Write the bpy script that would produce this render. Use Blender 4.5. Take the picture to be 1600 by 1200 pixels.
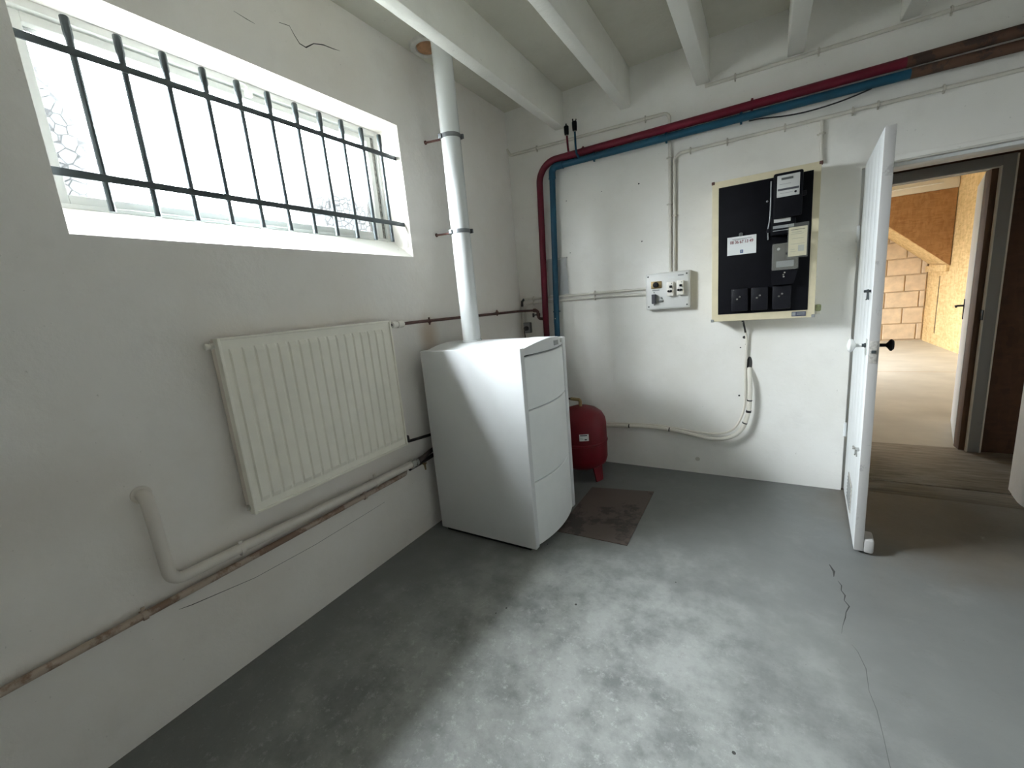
import bpy, bmesh, math, random
from mathutils import Vector, Matrix

random.seed(7)
for o in list(bpy.data.objects):
    bpy.data.objects.remove(o, do_unlink=True)
SC = bpy.context.scene
COL = SC.collection

# ------------------------------------------------------------------ camera
CAMX, CAMZ = 1.8426, 1.4
YAW, PITCH, ROLL, FPX = -0.5495, -0.1907, -0.0889, 651.98
cy, sy, cp, sp = math.cos(YAW), math.sin(YAW), math.cos(PITCH), math.sin(PITCH)
fwd = Vector((sy * cp, cy * cp, sp)); rgt = Vector((cy, -sy, 0)); up = rgt.cross(fwd)
cr, sr = math.cos(ROLL), math.sin(ROLL)
r2 = cr * rgt + sr * up; u2 = -sr * rgt + cr * up
cam_data = bpy.data.cameras.new('camera')
cam = bpy.data.objects.new('camera', cam_data); COL.objects.link(cam)
cam_data.sensor_width = 36.0; cam_data.lens = FPX / 1600 * 36.0
cam_data.clip_start = 0.02; cam_data.clip_end = 200
M = Matrix((r2, u2, -fwd)).transposed().to_4x4(); M.translation = Vector((CAMX, 0, CAMZ))
cam.matrix_world = M
SC.camera = cam

# ------------------------------------------------------------------ sky and exposure
SKY = 440.0
w = bpy.data.worlds.new('overcast_sky'); SC.world = w; w.use_nodes = True
bg = w.node_tree.nodes['Background']
wn, wl = w.node_tree.nodes, w.node_tree.links          # overcast sky: zenith brighter than horizon
tc = wn.new('ShaderNodeTexCoord'); sx_ = wn.new('ShaderNodeSeparateXYZ'); wl.new(tc.outputs['Generated'], sx_.inputs[0])
mr_ = wn.new('ShaderNodeMapRange'); wl.new(sx_.outputs['Z'], mr_.inputs[0])
mr_.inputs[1].default_value = 0.0; mr_.inputs[2].default_value = 1.0; mr_.inputs[3].default_value = SKY * .10; mr_.inputs[4].default_value = SKY
bg.inputs[0].default_value = (0.95, 0.985, 1.045, 1); wl.new(mr_.outputs[0], bg.inputs[1])
SC.cycles.diffuse_bounces = 10
SC.view_settings.view_transform = 'Standard'; SC.view_settings.look = 'None'
SC.view_settings.exposure = 0.0; SC.view_settings.gamma = 1.0
SC.view_settings.use_curve_mapping = False

def portal(name, loc, rot, sx, sz):                 # daylight portals in the window openings
    l = bpy.data.lights.new(name, 'AREA'); l.shape = 'RECTANGLE'; l.size = sx; l.size_y = sz
    l.cycles.is_portal = True
    o = bpy.data.objects.new(name, l); COL.objects.link(o); o.location = loc; o.rotation_euler = rot
    return o
HP = math.pi / 2
portal('window_daylight', (-0.30, 1.235, 2.15), (0, -HP, 0), 0.70, 1.56)
portal('store_room_daylight', (0.60, 8.6, 1.7), (0, -HP, 0), 0.7, 1.0)

BY, ZC = 3.2696, 2.919          # back wall plane, ceiling height
XR, YB = 4.6, -2.4              # right wall, rear wall

# ------------------------------------------------------------------ materials
class NT:
    def __init__(s, name):
        m = bpy.data.materials.new(name); m.use_nodes = True; s.m = m; s.t = m.node_tree
        s.b = s.t.nodes['Principled BSDF']; s.out = s.t.nodes['Material Output']
        s.co = None
    def n(s, typ, **kw):
        nd = s.t.nodes.new(typ)
        for k, v in kw.items():
            if k in nd.inputs.keys(): nd.inputs[k].default_value = v
            else: setattr(nd, k, v)
        return nd
    def l(s, a, b): s.t.links.new(a, b)
    def coord(s, scale=(1, 1, 1), rot=(0, 0, 0)):
        if s.co is None: s.co = s.n('ShaderNodeNewGeometry').outputs['Position']
        mp = s.n('ShaderNodeMapping'); mp.inputs['Scale'].default_value = scale; mp.inputs['Rotation'].default_value = rot
        s.l(s.co, mp.inputs['Vector']); return mp.outputs[0]
    def noise(s, scale, detail=4, rough=.55, sc=(1, 1, 1), rot=(0, 0, 0)):
        nd = s.n('ShaderNodeTexNoise'); nd.inputs['Scale'].default_value = scale
        nd.inputs['Detail'].default_value = detail; nd.inputs['Roughness'].default_value = rough
        s.l(s.coord(sc, rot), nd.inputs['Vector']); return nd.outputs['Fac']
    def ramp(s, fac, stops):
        r = s.n('ShaderNodeValToRGB'); e = r.color_ramp.elements
        while len(e) < len(stops): e.new(.5)
        for el, (p, c) in zip(e, stops):
            el.position = p; el.color = (c, c, c, 1) if not hasattr(c, '__len__') else (*c, 1)
        s.l(fac, r.inputs[0]); return r.outputs[0]
    def mix(s, fac, a, b, mode='MIX'):
        x = s.n('ShaderNodeMix'); x.data_type = 'RGBA'; x.blend_type = mode
        for sock, v in ((x.inputs[0], fac), (x.inputs[6], a), (x.inputs[7], b)):
            if hasattr(v, 'is_output'): s.l(v, sock)
            elif hasattr(v, '__len__'): sock.default_value = (*v, 1)
            else: sock.default_value = v
        return x.outputs[2]
    def math(s, op, a, b=None, clamp=False):
        x = s.n('ShaderNodeMath'); x.operation = op; x.use_clamp = clamp
        for i, v in enumerate((a, b)):
            if v is None: continue
            if hasattr(v, 'is_output'): s.l(v, x.inputs[i])
            else: x.inputs[i].default_value = v
        return x.outputs[0]
    def blob(s, c, r, soft=.3, wob=.0):
        """1 inside an ellipsoid of centre c and radii r, fading out (for stains and painted light)"""
        v = s.n('ShaderNodeVectorMath'); v.operation = 'SUBTRACT'
        if s.co is None: s.coord()
        s.l(s.co, v.inputs[0]); v.inputs[1].default_value = c
        d = s.n('ShaderNodeVectorMath'); d.operation = 'DIVIDE'; s.l(v.outputs[0], d.inputs[0]); d.inputs[1].default_value = r
        L = s.n('ShaderNodeVectorMath'); L.operation = 'LENGTH'; s.l(d.outputs[0], L.inputs[0])
        val = L.outputs['Value']
        if wob: val = s.math('ADD', val, s.math('MULTIPLY', s.math('SUBTRACT', s.noise(6, 5), .5), wob * 2))
        mr = s.n('ShaderNodeMapRange'); mr.interpolation_type = 'SMOOTHSTEP'
        s.l(val, mr.inputs[0]); mr.inputs[1].default_value = 1 + soft; mr.inputs[2].default_value = 1 - soft
        mr.inputs[3].default_value = 0; mr.inputs[4].default_value = 1
        return mr.outputs[0]
    def col(s, v):
        if hasattr(v, 'is_output'): s.l(v, s.b.inputs['Base Color'])
        else: s.b.inputs['Base Color'].default_value = (*v, 1)
    def rough(s, v):
        if hasattr(v, 'is_output'): s.l(v, s.b.inputs['Roughness'])
        else: s.b.inputs['Roughness'].default_value = v
    def bump(s, h, strength=.3, dist=.01):
        b = s.n('ShaderNodeBump'); b.inputs['Strength'].default_value = strength; b.inputs['Distance'].default_value = dist
        s.l(h, b.inputs['Height']); s.l(b.outputs[0], s.b.inputs['Normal'])

def plain(name, c, rough=.5, metal=0., var=.08, nscale=14, bump=.0, spec=.5):
    t = NT(name); f = t.noise(nscale, 5)
    lo = tuple(x * (1 - var) for x in c); hi = tuple(min(1, x * (1 + var)) for x in c)
    t.col(t.ramp(f, [(.3, lo), (.7, hi)])); t.rough(rough); t.b.inputs['Metallic'].default_value = metal
    t.b.inputs['Specular IOR Level'].default_value = spec
    if bump: t.bump(f, bump, .004)
    return t.m

def mk_plaster(name, base, dirt, stain=False):
    t = NT(name)
    big = t.noise(1.1, 5, .6); fine = t.noise(38, 4, .6); mid = t.noise(6, 6, .65)
    c = t.mix(t.ramp(big, [(.38, 0.), (.66, 1.)]), base, dirt)
    c = t.mix(t.math('MULTIPLY', t.ramp(mid, [(.55, 0.), (.75, 1.)]), .18), c, tuple(x * .78 for x in dirt))
    specks = t.ramp(t.noise(60, 2, .5), [(.73, 0.), (.77, 1.)])
    c = t.mix(t.math('MULTIPLY', specks, .35), c, tuple(x * .55 for x in dirt))
    if stain:
        rs = t.math('MULTIPLY', t.blob((0, 2.04, 1.24), (.3, .07, .10), .8, .5), .5)
        c = t.mix(rs, c, (.42, .24, .10))
        rs = t.math('MULTIPLY', t.blob((0, 0.16, .93), (.3, .30, .12), .8, .4), .22)
        c = t.mix(rs, c, (.40, .32, .26))
    t.col(c); t.rough(.85); t.b.inputs['Specular IOR Level'].default_value = .25
    h = t.math('ADD', t.math('MULTIPLY', mid, .9), t.math('MULTIPLY', fine, .25))
    t.bump(h, .35, .012)
    return t.m

def mk_floor():
    t = NT('painted_concrete')
    big = t.noise(.9, 6, .6); mid = t.noise(4.5, 8, .7); fine = t.noise(34, 6, .7)
    c = t.mix(t.ramp(big, [(.3, 0.), (.7, 1.)]), (.125, .131, .129), (.18, .186, .18))
    scuff_pool = t.math('MULTIPLY', t.blob((1.25, 1.0, 0), (.85, 1.05, 1), .6, .5), t.ramp(mid, [(.36, 0.), (.6, 1.)]))
    c = t.mix(t.math('MULTIPLY', scuff_pool, .55), c, (.44, .45, .435))  # scuffed paint, whitened further to add to the window's pool of light
    worn = t.ramp(mid, [(.56, 0.), (.7, 1.)])
    c = t.mix(t.math('MULTIPLY', worn, .28), c, (.28, .285, .275))
    dk = t.ramp(t.noise(9, 7, .75), [(.60, 0.), (.72, 1.)])
    c = t.mix(t.math('MULTIPLY', dk, .35), c, (.10, .095, .085))
    specks = t.ramp(t.noise(70, 3, .6), [(.70, 0.), (.76, 1.)])
    c = t.mix(t.math('MULTIPLY', specks, .4), c, (.07, .06, .05))
    flakes = t.ramp(t.noise(24, 8, .8), [(.54, 0.), (.66, 1.)])
    c = t.mix(t.math('MULTIPLY', t.math('MULTIPLY', flakes, t.blob((1.15, .75, 0), (.95, .9, 1), .6, .6)), .5), c, (.52, .53, .515))
    brown = t.math('MULTIPLY', t.blob((2.85, 3.15, 0), (.62, .72, 1), .35, .25), .75)
    c = t.mix(brown, c, (.125, .105, .078))
    t.col(c)
    t.rough(t.ramp(mid, [(.3, .46), (.7, .66)]))
    t.bump(t.math('ADD', mid, t.math('MULTIPLY', fine, .5)), .22, .01)
    return t.m

def mk_osb(name, c1, c2):
    t = NT(name)
    def flakes(sc, rot, seed):
        v = t.n('ShaderNodeTexVoronoi'); v.inputs['Scale'].default_value = 9
        v.inputs['Randomness'].default_value = 1
        t.l(t.coord(sc, rot), v.inputs['Vector']); return v.outputs['Color']
    a = t.n('ShaderNodeRGBToBW'); t.l(flakes((1.2, 1.2, 4.2), (.5, .4, .3), 1), a.inputs[0])
    b = t.n('ShaderNodeRGBToBW'); t.l(flakes((4.0, 4.0, 1.3), (-.6, .5, -.2), 2), b.inputs[0])
    f = t.math('MULTIPLY', t.math('ADD', a.outputs[0], b.outputs[0]), .5)
    c = t.ramp(f, [(.15, c1), (.5, tuple((x + y) / 2 for x, y in zip(c1, c2))), (.85, c2)])
    c = t.mix(t.math('MULTIPLY', t.noise(3, 4), .25), c, tuple(x * .7 for x in c1))
    t.col(c); t.rough(.7); t.bump(f, .25, .004)
    return t.m

def mk_wood(name, c1, c2, sc=(18, 1.2, 1.2), rough=.7):
    t = NT(name); g = t.noise(3.2, 8, .65, sc)
    t.col(t.ramp(g, [(.3, c1), (.7, c2)])); t.rough(rough); t.bump(g, .3, .006)
    return t.m

def mk_glass():
    t = NT('patterned_glass'); t.t.nodes.remove(t.b)
    v = t.n('ShaderNodeTexVoronoi', feature='DISTANCE_TO_EDGE'); v.inputs['Scale'].default_value = 31
    v.inputs['Randomness'].default_value = .8
    t.l(t.coord((.0, 1, 1)), v.inputs['Vector'])
    edge = t.ramp(v.outputs['Distance'], [(.02, 1.), (.075, 0.)])
    dim_zone = t.math('MAXIMUM', t.blob((-.19, .53, 2.06), (.5, .15, .36), .55, .3), t.blob((-.19, 1.72, 1.97), (.5, .30, .17), .5, .3))
    dim_zone = t.math('MAXIMUM', dim_zone, t.math('MULTIPLY', t.blob((-.19, 1.2, 1.86), (.5, 1.2, .05), .6, .4), .8))
    # dimmer outdoor light painted into pane: transmission falls off, most along the relief lines
    e1 = t.math('ADD', t.math('MULTIPLY', dim_zone, 2.15), t.math('MULTIPLY', t.math('MULTIPLY', edge, dim_zone), .55))
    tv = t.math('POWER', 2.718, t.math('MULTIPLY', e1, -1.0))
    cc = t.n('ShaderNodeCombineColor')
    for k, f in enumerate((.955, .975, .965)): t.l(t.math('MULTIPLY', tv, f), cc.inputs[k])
    fac = t.math('MULTIPLY', dim_zone, .10)
    tr = t.n('ShaderNodeBsdfTransparent'); t.l(cc.outputs[0], tr.inputs[0])
    df = t.n('ShaderNodeBsdfDiffuse'); df.inputs[0].default_value = (.30, .36, .36, 1)
    gl = t.n('ShaderNodeBsdfGlossy'); gl.inputs['Roughness'].default_value = .25
    m0 = t.n('ShaderNodeMixShader'); m0.inputs[0].default_value = .06; t.l(tr.outputs[0], m0.inputs[1]); t.l(gl.outputs[0], m0.inputs[2])
    m1 = t.n('ShaderNodeMixShader'); t.l(fac, m1.inputs[0])
    t.l(m0.outputs[0], m1.inputs[1]); t.l(df.outputs[0], m1.inputs[2]); t.l(m1.outputs[0], t.out.inputs[0])
    return t.m

def mk_clear(name, tint, alpha, rough=.2):
    t = NT(name); t.t.nodes.remove(t.b)
    tr = t.n('ShaderNodeBsdfTransparent'); tr.inputs[0].default_value = (*tint, 1)
    gl = t.n('ShaderNodeBsdfPrincipled'); gl.inputs['Base Color'].default_value = (*tint, 1); gl.inputs['Roughness'].default_value = rough
    m = t.n('ShaderNodeMixShader'); m.inputs[0].default_value = alpha
    t.l(tr.outputs[0], m.inputs[1]); t.l(gl.outputs[0], m.inputs[2]); t.l(m.outputs[0], t.out.inputs[0])
    return t.m

def mk_peel(name, paint, under, thr=.6, sc=9, rough=.55):
    t = NT(name); f = t.ramp(t.noise(sc, 6, .7), [(thr, 0.), (thr + .06, 1.)])
    c = t.mix(t.math('MULTIPLY', t.noise(5, 3), .35), paint, tuple(x * .72 for x in paint))
    t.col(t.mix(f, c, under)); t.rough(rough); t.bump(f, .2, .002)
    return t.m

MT = dict(
    wall=mk_plaster('wall_plaster', (.85, .84, .81), (.77, .75, .70)),
    wall_l=mk_plaster('window_wall_plaster', (.86, .835, .805), (.79, .75, .70), True),
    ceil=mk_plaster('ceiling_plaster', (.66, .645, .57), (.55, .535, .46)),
    beam=mk_plaster('painted_beam', (.82, .815, .77), (.74, .73, .68)),
    floor=mk_floor(),
    sill=mk_peel('sill_paint', (.86, .85, .80), (.55, .52, .45), .63, 22, .8),
    pvc=mk_peel('window_frame_paint', (.74, .75, .72), (.45, .43, .38), .68, 30, .5),
    seal=plain('weathered_seal', (.22, .22, .20), .8, var=.7, nscale=60),
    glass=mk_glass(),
    iron=plain('dark_iron', (.055, .068, .072), .5, .3),
    white=plain('white_enamel', (.68, .69, .70), .30, var=.01),
    white2=plain('white_front_plastic', (.84, .86, .86), .36, var=.015),
    gap=plain('dark_gap', (.06, .06, .065), .8),
    black=plain('black_paint', (.008, .008, .011), .5, var=.2, spec=.2),
    flue=plain('flue_enamel', (.66, .68, .68), .22, var=.01),
    clamp=plain('zinc_clamp', (.16, .17, .18), .45, .6),
    rustrod=plain('rusty_rod', (.13, .06, .05), .7, .2, .3, 30),
    terracotta=plain('terracotta', (.42, .23, .12), .85, var=.25, nscale=25, bump=.3),
    collar=plain('collar_plaster', (.68, .67, .63), .85, var=.1, nscale=30, bump=.3),
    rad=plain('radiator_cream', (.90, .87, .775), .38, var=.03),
    radside=plain('radiator_shaded_cream', (.74, .67, .59), .45, var=.05),  # radiator cream with the shade of its sides put into the colour
    knob=plain('valve_plastic', (.80, .77, .70), .4, var=.04),
    chrome=plain('chrome', (.62, .62, .6), .22, 1., .05),
    pipew=mk_peel('white_pipe_paint', (.74, .69, .63), (.52, .40, .31), .66, 6),
    pipeb=mk_peel('browned_pipe_paint', (.46, .37, .30), (.24, .155, .11), .47, 5, .6),  # cream paint with irregular brown patches
    copper=plain('brown_copper_pipe', (.10, .048, .040), .5, .3, .3, 20),
    darkpipe=plain('blackened_pipe', (.045, .035, .035), .55, .3, .3, 20),
    brass=plain('brass', (.30, .22, .11), .45, .7, .25, 30),
    red=plain('red_paint', (.125, .007, .020), .45, var=.12, nscale=8, spec=.3),
    blue=plain('blue_paint', (.010, .066, .118), .40, var=.14, nscale=8, spec=.3),
    rustpipe=mk_peel('bare_rusty_pipe', (.10, .05, .03), (.05, .028, .02), .5, 12, .8),
    tank=plain('red_tank_enamel', (.135, .003, .009), .45, var=.06, spec=.3),
    conduit=plain('conduit_paint', (.66, .635, .575), .6, var=.07),
    clip=plain('clip_paint', (.55, .52, .46), .6, var=.1),
    cable=plain('black_cable', (.015, .013, .014), .5),
    cablew=mk_peel('white_cable', (.72, .68, .60), (.50, .40, .32), .66, 11),
    boxgrey=plain('grey_box', (.60, .60, .575), .5, var=.03),
    boxface=plain('pale_box_face', (.68, .68, .66), .45, var=.03),
    cream=plain('cream_board', (.66, .585, .405), .55, var=.05),
    board=plain('black_board', (.004, .004, .006), .65, var=.2, spec=.12),
    paper=plain('white_paper', (.74, .75, .74), .7, var=.02),
    card=plain('yellowed_card', (.70, .64, .48), .7, var=.05),
    ink=plain('red_ink', (.20, .035, .04), .7),
    inkb=plain('dark_ink', (.06, .06, .07), .7),
    inkblue=plain('blue_ink', (.03, .09, .24), .6),
    pale=plain('pale_plate', (.50, .50, .48), .45, var=.06),
    grey=plain('grey_plate', (.27, .28, .28), .45, var=.05),
    navy=plain('navy_plate', (.055, .06, .095), .45, var=.1),
    clear=mk_clear('clear_cover', (.92, .92, .90), .05),
    film=mk_clear('plastic_film', (.80, .81, .82), .55, .12),
    smoke=plain('smoky_plastic', (.10, .095, .085), .4, var=.2),
    crackg=plain('faint_crack', (.11, .112, .108), .95),
    green=plain('green_plastic', (.30, .33, .18), .6, var=.3, nscale=60),
    socket=plain('dark_socket', (.10, .105, .10), .5, var=.2),
    door=mk_wood('door_paint', (.74, .765, .775), (.81, .83, .835), (14, 14, .9), .5),
    dooredge=mk_peel('door_edge_shaded', (.46, .45, .44), (.33, .32, .31), .58, 12, .7),  # door white greyed to carry the edge's shade, with peeling patches
    porcelain=plain('porcelain', (.86, .87, .85), .15, var=.01),
    vent=plain('vent_mesh', (.42, .40, .37), .7, var=.3, nscale=90),
    mat=mk_peel('rust_brown_plate', (.105, .078, .066), (.040, .030, .027), .52, 3.2, .62),
    stone=mk_wood('worn_threshold', (.095, .080, .060), (.22, .195, .15), (1.2, 14, 1), .75),
    vest=mk_wood('worn_passage_floor', (.13, .105, .075), (.30, .27, .22), (1.6, 9, 1), .6),
    far_floor=plain('pale_screed', (.47, .45, .385), .5, var=.12, nscale=2.2),
    frame_grey=mk_peel('grey_frame_paint', (.30, .305, .30), (.20, .19, .18), .66, 16, .6),
    frame_edge=plain('pale_frame_edge', (.74, .72, .66), .6, var=.06),
    frame_brown=mk_wood('bare_brown_jamb', (.085, .045, .025), (.16, .09, .05), (8, 8, .8)),
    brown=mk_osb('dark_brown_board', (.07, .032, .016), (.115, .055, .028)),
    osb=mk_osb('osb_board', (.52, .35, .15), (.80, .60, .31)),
    osb2=mk_osb('osb_shaded_board', (.27, .125, .038), (.40, .21, .075)),  # same chipboard as osb, darkened because the face turns from the light
    block=plain('sand_block', (.66, .53, .37), .9, var=.14, nscale=7, bump=.4),
    mortar=plain('block_mortar', (.52, .41, .28), .95, var=.15, nscale=12),
    farwall=plain('store_room_plaster', (.72, .68, .58), .9, var=.06, nscale=3),
    ground=plain('outdoor_ground', (.040, .040, .036), .95, var=.2, nscale=1.5),
    crack=plain('crack_shadow', (.05, .05, .048), .95),
)

# ------------------------------------------------------------------ mesh helpers
def bx(bm, x0, x1, y0, y1, z0, z1, bev=0., seg=2):
    r = bmesh.ops.create_cube(bm, size=1)
    vs = r['verts']
    for v in vs:
        v.co = Vector(((x0 + x1) / 2 + v.co.x * (x1 - x0), (y0 + y1) / 2 + v.co.y * (y1 - y0), (z0 + z1) / 2 + v.co.z * (z1 - z0)))
    if bev:
        es = list({e for v in vs for e in v.link_edges})
        bmesh.ops.bevel(bm, geom=es, offset=bev, segments=seg, affect='EDGES', profile=.5)
    return vs
def box(*a, **k):
    bm = bmesh.new(); bx(bm, *a, **k); return bm

def tube_into(bm, pts, r, n=12, caps=True):
    pts = [Vector(p) for p in pts]
    rs = r if hasattr(r, '__len__') else [r] * len(pts)
    tan = []
    for i in range(len(pts)):
        a = pts[max(i - 1, 0)]; b = pts[min(i + 1, len(pts) - 1)]
        tan.append((b - a).normalized())
    ref = Vector((0, 0, 1)) if abs(tan[0].z) < .9 else Vector((1, 0, 0))
    nrm = tan[0].cross(ref).normalized()
    rings = []
    for i, p in enumerate(pts):
        if i:
            q = tan[i - 1].rotation_difference(tan[i]); nrm = (q @ nrm).normalized()
        bn = tan[i].cross(nrm)
        rings.append([bm.verts.new(p + rs[i] * (math.cos(2 * math.pi * k / n) * nrm + math.sin(2 * math.pi * k / n) * bn)) for k in range(n)])
    for a, b in zip(rings, rings[1:]):
        for k in range(n): bm.faces.new((a[k], a[(k + 1) % n], b[(k + 1) % n], b[k]))
    if caps:
        bm.faces.new(rings[0][::-1]); bm.faces.new(rings[-1])
def tube(pts, r, n=12, caps=True):
    bm = bmesh.new(); tube_into(bm, pts, r, n, caps); return bm

def fillet(pts, rad, seg=7):
    """polyline with rounded corners; rad one radius or one per inner corner"""
    P = [Vector(p) for p in pts]; out = [P[0]]
    for i in range(1, len(P) - 1):
        R = rad[i - 1] if hasattr(rad, '__len__') else rad
        a = (P[i - 1] - P[i]); b = (P[i + 1] - P[i]); la, lb = a.length, b.length; a.normalize(); b.normalize()
        ang = a.angle(b)
        if ang > 3.1: out.append(P[i]); continue
        d = min(R / math.tan(ang / 2), la * .49, lb * .49); R = d * math.tan(ang / 2)
        c = P[i] + (a + b).normalized() * (R / math.sin(ang / 2))
        s, e = P[i] + a * d - c, P[i] + b * d - c
        for k in range(seg + 1):
            v = s.lerp(e, k / seg); out.append(c + v.normalized() * R)
    out.append(P[-1]); return out

def smooth(pts, n=6):
    P = [Vector(p) for p in pts]; P = [2 * P[0] - P[1]] + P + [2 * P[-1] - P[-2]]; out = []
    for i in range(1, len(P) - 2):
        for k in range(n):
            t = k / n; a, b, c, d = P[i - 1:i + 3]
            out.append(.5 * (2 * b + (c - a) * t + (2 * a - 5 * b + 4 * c - d) * t * t + (3 * b - a - 3 * c + d) * t ** 3))
    out.append(P[-2]); return out

def lathe_into(bm, prof, c, axis=(0, 0, 1), n=28):
    ax = Vector(axis).normalized(); ref = Vector((0, 0, 1)) if abs(ax.z) < .9 else Vector((1, 0, 0))
    u = ax.cross(ref).normalized(); v = ax.cross(u); c = Vector(c); rings = []
    for r, h in prof:
        if r < 1e-6: rings.append([bm.verts.new(c + ax * h)])
        else: rings.append([bm.verts.new(c + ax * h + r * (math.cos(2 * math.pi * k / n) * u + math.sin(2 * math.pi * k / n) * v)) for k in range(n)])
    for a, b in zip(rings, rings[1:]):
        for k in range(n):
            k2 = (k + 1) % n
            if len(a) == 1 and len(b) == 1: continue
            if len(a) == 1: bm.faces.new((a[0], b[k2], b[k]))
            elif len(b) == 1: bm.faces.new((a[k], a[k2], b[0]))
            else: bm.faces.new((a[k], a[k2], b[k2], b[k]))
    if len(rings[0]) > 1: bm.faces.new(rings[0])
    if len(rings[-1]) > 1: bm.faces.new(rings[-1][::-1])
def lathe(prof, c, axis=(0, 0, 1), n=28):
    bm = bmesh.new(); lathe_into(bm, prof, c, axis, n); return bm

def prism(poly, d):
    """extrude a planar polygon (3-D points) by vector d"""
    bm = bmesh.new(); d = Vector(d)
    a = [bm.verts.new(Vector(p)) for p in poly]; b = [bm.verts.new(Vector(p) + d) for p in poly]; n = len(poly)
    bm.faces.new(a); bm.faces.new(b[::-1])
    for k in range(n): bm.faces.new((a[k], b[k], b[(k + 1) % n], a[(k + 1) % n]))
    return bm

def link(name, bm, mat, parent=None, sharp=35):
    bmesh.ops.recalc_face_normals(bm, faces=bm.faces)
    org = Vector((0, 0, 0))
    if parent is not None:
        p = parent
        while p is not None: org += p.location; p = p.parent
    bmesh.ops.translate(bm, verts=bm.verts, vec=-org)
    me = bpy.data.meshes.new(name); bm.to_mesh(me); bm.free()
    me.materials.append(MT[mat] if isinstance(mat, str) else mat)
    me.polygons.foreach_set('use_smooth', [True] * len(me.polygons)); me.set_sharp_from_angle(angle=math.radians(sharp))
    o = bpy.data.objects.new(name, me); COL.objects.link(o)
    if parent is not None: o.parent = parent
    return o
def tag(o, label, cat, group=None, kind=None):
    o['label'] = label; o['category'] = cat
    if group: o['group'] = group
    if kind: o['kind'] = kind
    return o
def thing(name, label, cat, loc, group=None, kind=None):
    o = bpy.data.objects.new(name, None); COL.objects.link(o); o.location = loc; o.empty_display_size = .05
    return tag(o, label, cat, group, kind)
def struct(name, bm, mat, label, cat):
    return tag(link(name, bm, mat), label, cat, None, 'structure')

def text_mesh(body, size, loc, mat, parent, name, rot=(HP, 0, 0), ext=.0004, sx=1.):
    cu = bpy.data.curves.new(name, 'FONT'); cu.body = body; cu.size = size; cu.extrude = ext
    cu.offset = size * .018; cu.align_x = 'CENTER'; cu.align_y = 'CENTER'
    tmp = bpy.data.objects.new(name, cu); COL.objects.link(tmp)
    dg = bpy.context.evaluated_depsgraph_get(); me = bpy.data.meshes.new_from_object(tmp.evaluated_get(dg))
    bpy.data.objects.remove(tmp)
    me.transform(Matrix.Diagonal((sx, 1, 1, 1)))
    from mathutils import Euler
    org = Vector((0, 0, 0)); p = parent
    while p is not None: org += p.location; p = p.parent
    me.transform(Matrix.Translation(Vector(loc) - org) @ Euler(rot).to_matrix().to_4x4())
    me.materials.clear(); me.materials.append(MT[mat])
    o = bpy.data.objects.new(name, me); COL.objects.link(o); o.parent = parent
    return o

# ================================================================== the room
WY0, WY1, WZ0, WZ1 = 0.483, 1.992, 1.728, 2.464      # window opening in the left wall
bm = bmesh.new()
T = .34
bx(bm, -T, 0, YB - T, BY + .32, -.1, WZ0)
bx(bm, -T, 0, YB - T, BY + .32, WZ1, ZC + .1)
bx(bm, -T, 0, YB - T, WY0, WZ0, WZ1)
bx(bm, -T, 0, WY1, BY + .32, WZ0, WZ1)
wall_left = struct('wall_left', bm, 'wall_l', 'white plastered wall with the barred window and radiator', 'wall')
def crack(parent, pts, r, axis, mat='crack'):
    b = bmesh.new(); tube_into(b, pts, r, 5)
    for v in b.verts: v.co[axis] = (v.co[axis]) * .25 if axis == 0 else v.co[axis] * .15
    return link('crack', b, mat, parent)
crack(wall_left, [(0, 1.338, 2.687), (0, 1.387, 2.696), (0, 1.405, 2.667), (0, 1.425, 2.642), (0, 1.456, 2.639), (0, 1.502, 2.674), (0, 1.557, 2.692), (0, 1.611, 2.698), (0, 1.655, 2.706)], [.001, .0015, .002, .0025, .003, .002, .0025, .002, .0005], 0)
crack(wall_left, [(0, 1.142, 2.638), (0, 1.19, 2.632), (0, 1.223, 2.630)], [.0006, .0014, .0006], 0)
# thin plaster edge under the heating pipes
crack(wall_left, [(0, .50, .392), (0, .54, .382), (0, .77, .345), (0, 1.05, .335), (0, 1.31, .34), (0, 1.5, .345)], [.0006, .0016, .0009, .0009, .0009, .0005], 0)

DX0, DX1, DZ = 2.31, 3.14, 1.98
bm = bmesh.new()
bx(bm, -.0, DX0, BY, BY + .32, -.1, ZC + .1)
bx(bm, DX0, DX1, BY, BY + .32, DZ, ZC + .1)
bx(bm, DX1, XR + .2, BY, BY + .32, DZ, ZC + .1)
wall_back = struct('wall_back', bm, 'wall', 'white plastered wall carrying the meter board and pipes', 'wall')
# wall right of the doorway with its worn, rounded end
r_ = .10; poly = [(XR + .2, BY, -.1), (XR + .2, BY + .32, -.1), (3.172, BY + .32, -.1), (3.148, BY + .14, -.1)]
poly += [(3.148 + r_ - r_ * math.cos(a), BY + r_ - r_ * math.sin(a), -.1) for a in [k * HP / 6 for k in range(7)]]
link('pier', prism(poly, (0, 0, DZ + .1)), 'wall', wall_back)
for i, (x, z, r) in enumerate([(1.054, 2.16, .006), (1.065, 1.761, .005), (.491, 2.15, .004), (.778, 2.163, .003), (1.735, 1.032, .011), (1.747, .983, .007), (1.713, .962, .005), (1.71, .62, .007), (1.438, .112, .018), (.498, 1.755, .004)]):
    link('plaster_hole', lathe([(r, -.001), (r * .9, .0012), (0, .0012)], (x, BY, z), (0, -1, 0), 10), 'clip' if r > .012 else 'crack', wall_back)
b = lathe([(.001, -.001), (.019, -.001), (.017, .002), (0, .002)], (0, 0, 0), (0, -1, 0), 18)
for v in b.verts: v.co = Vector((1.768 + v.co.x * 1.0, BY + v.co.y, .845 + v.co.z * 2.9 + v.co.x * .3))
link('cable_hole', b, 'crack', wall_back)

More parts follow.
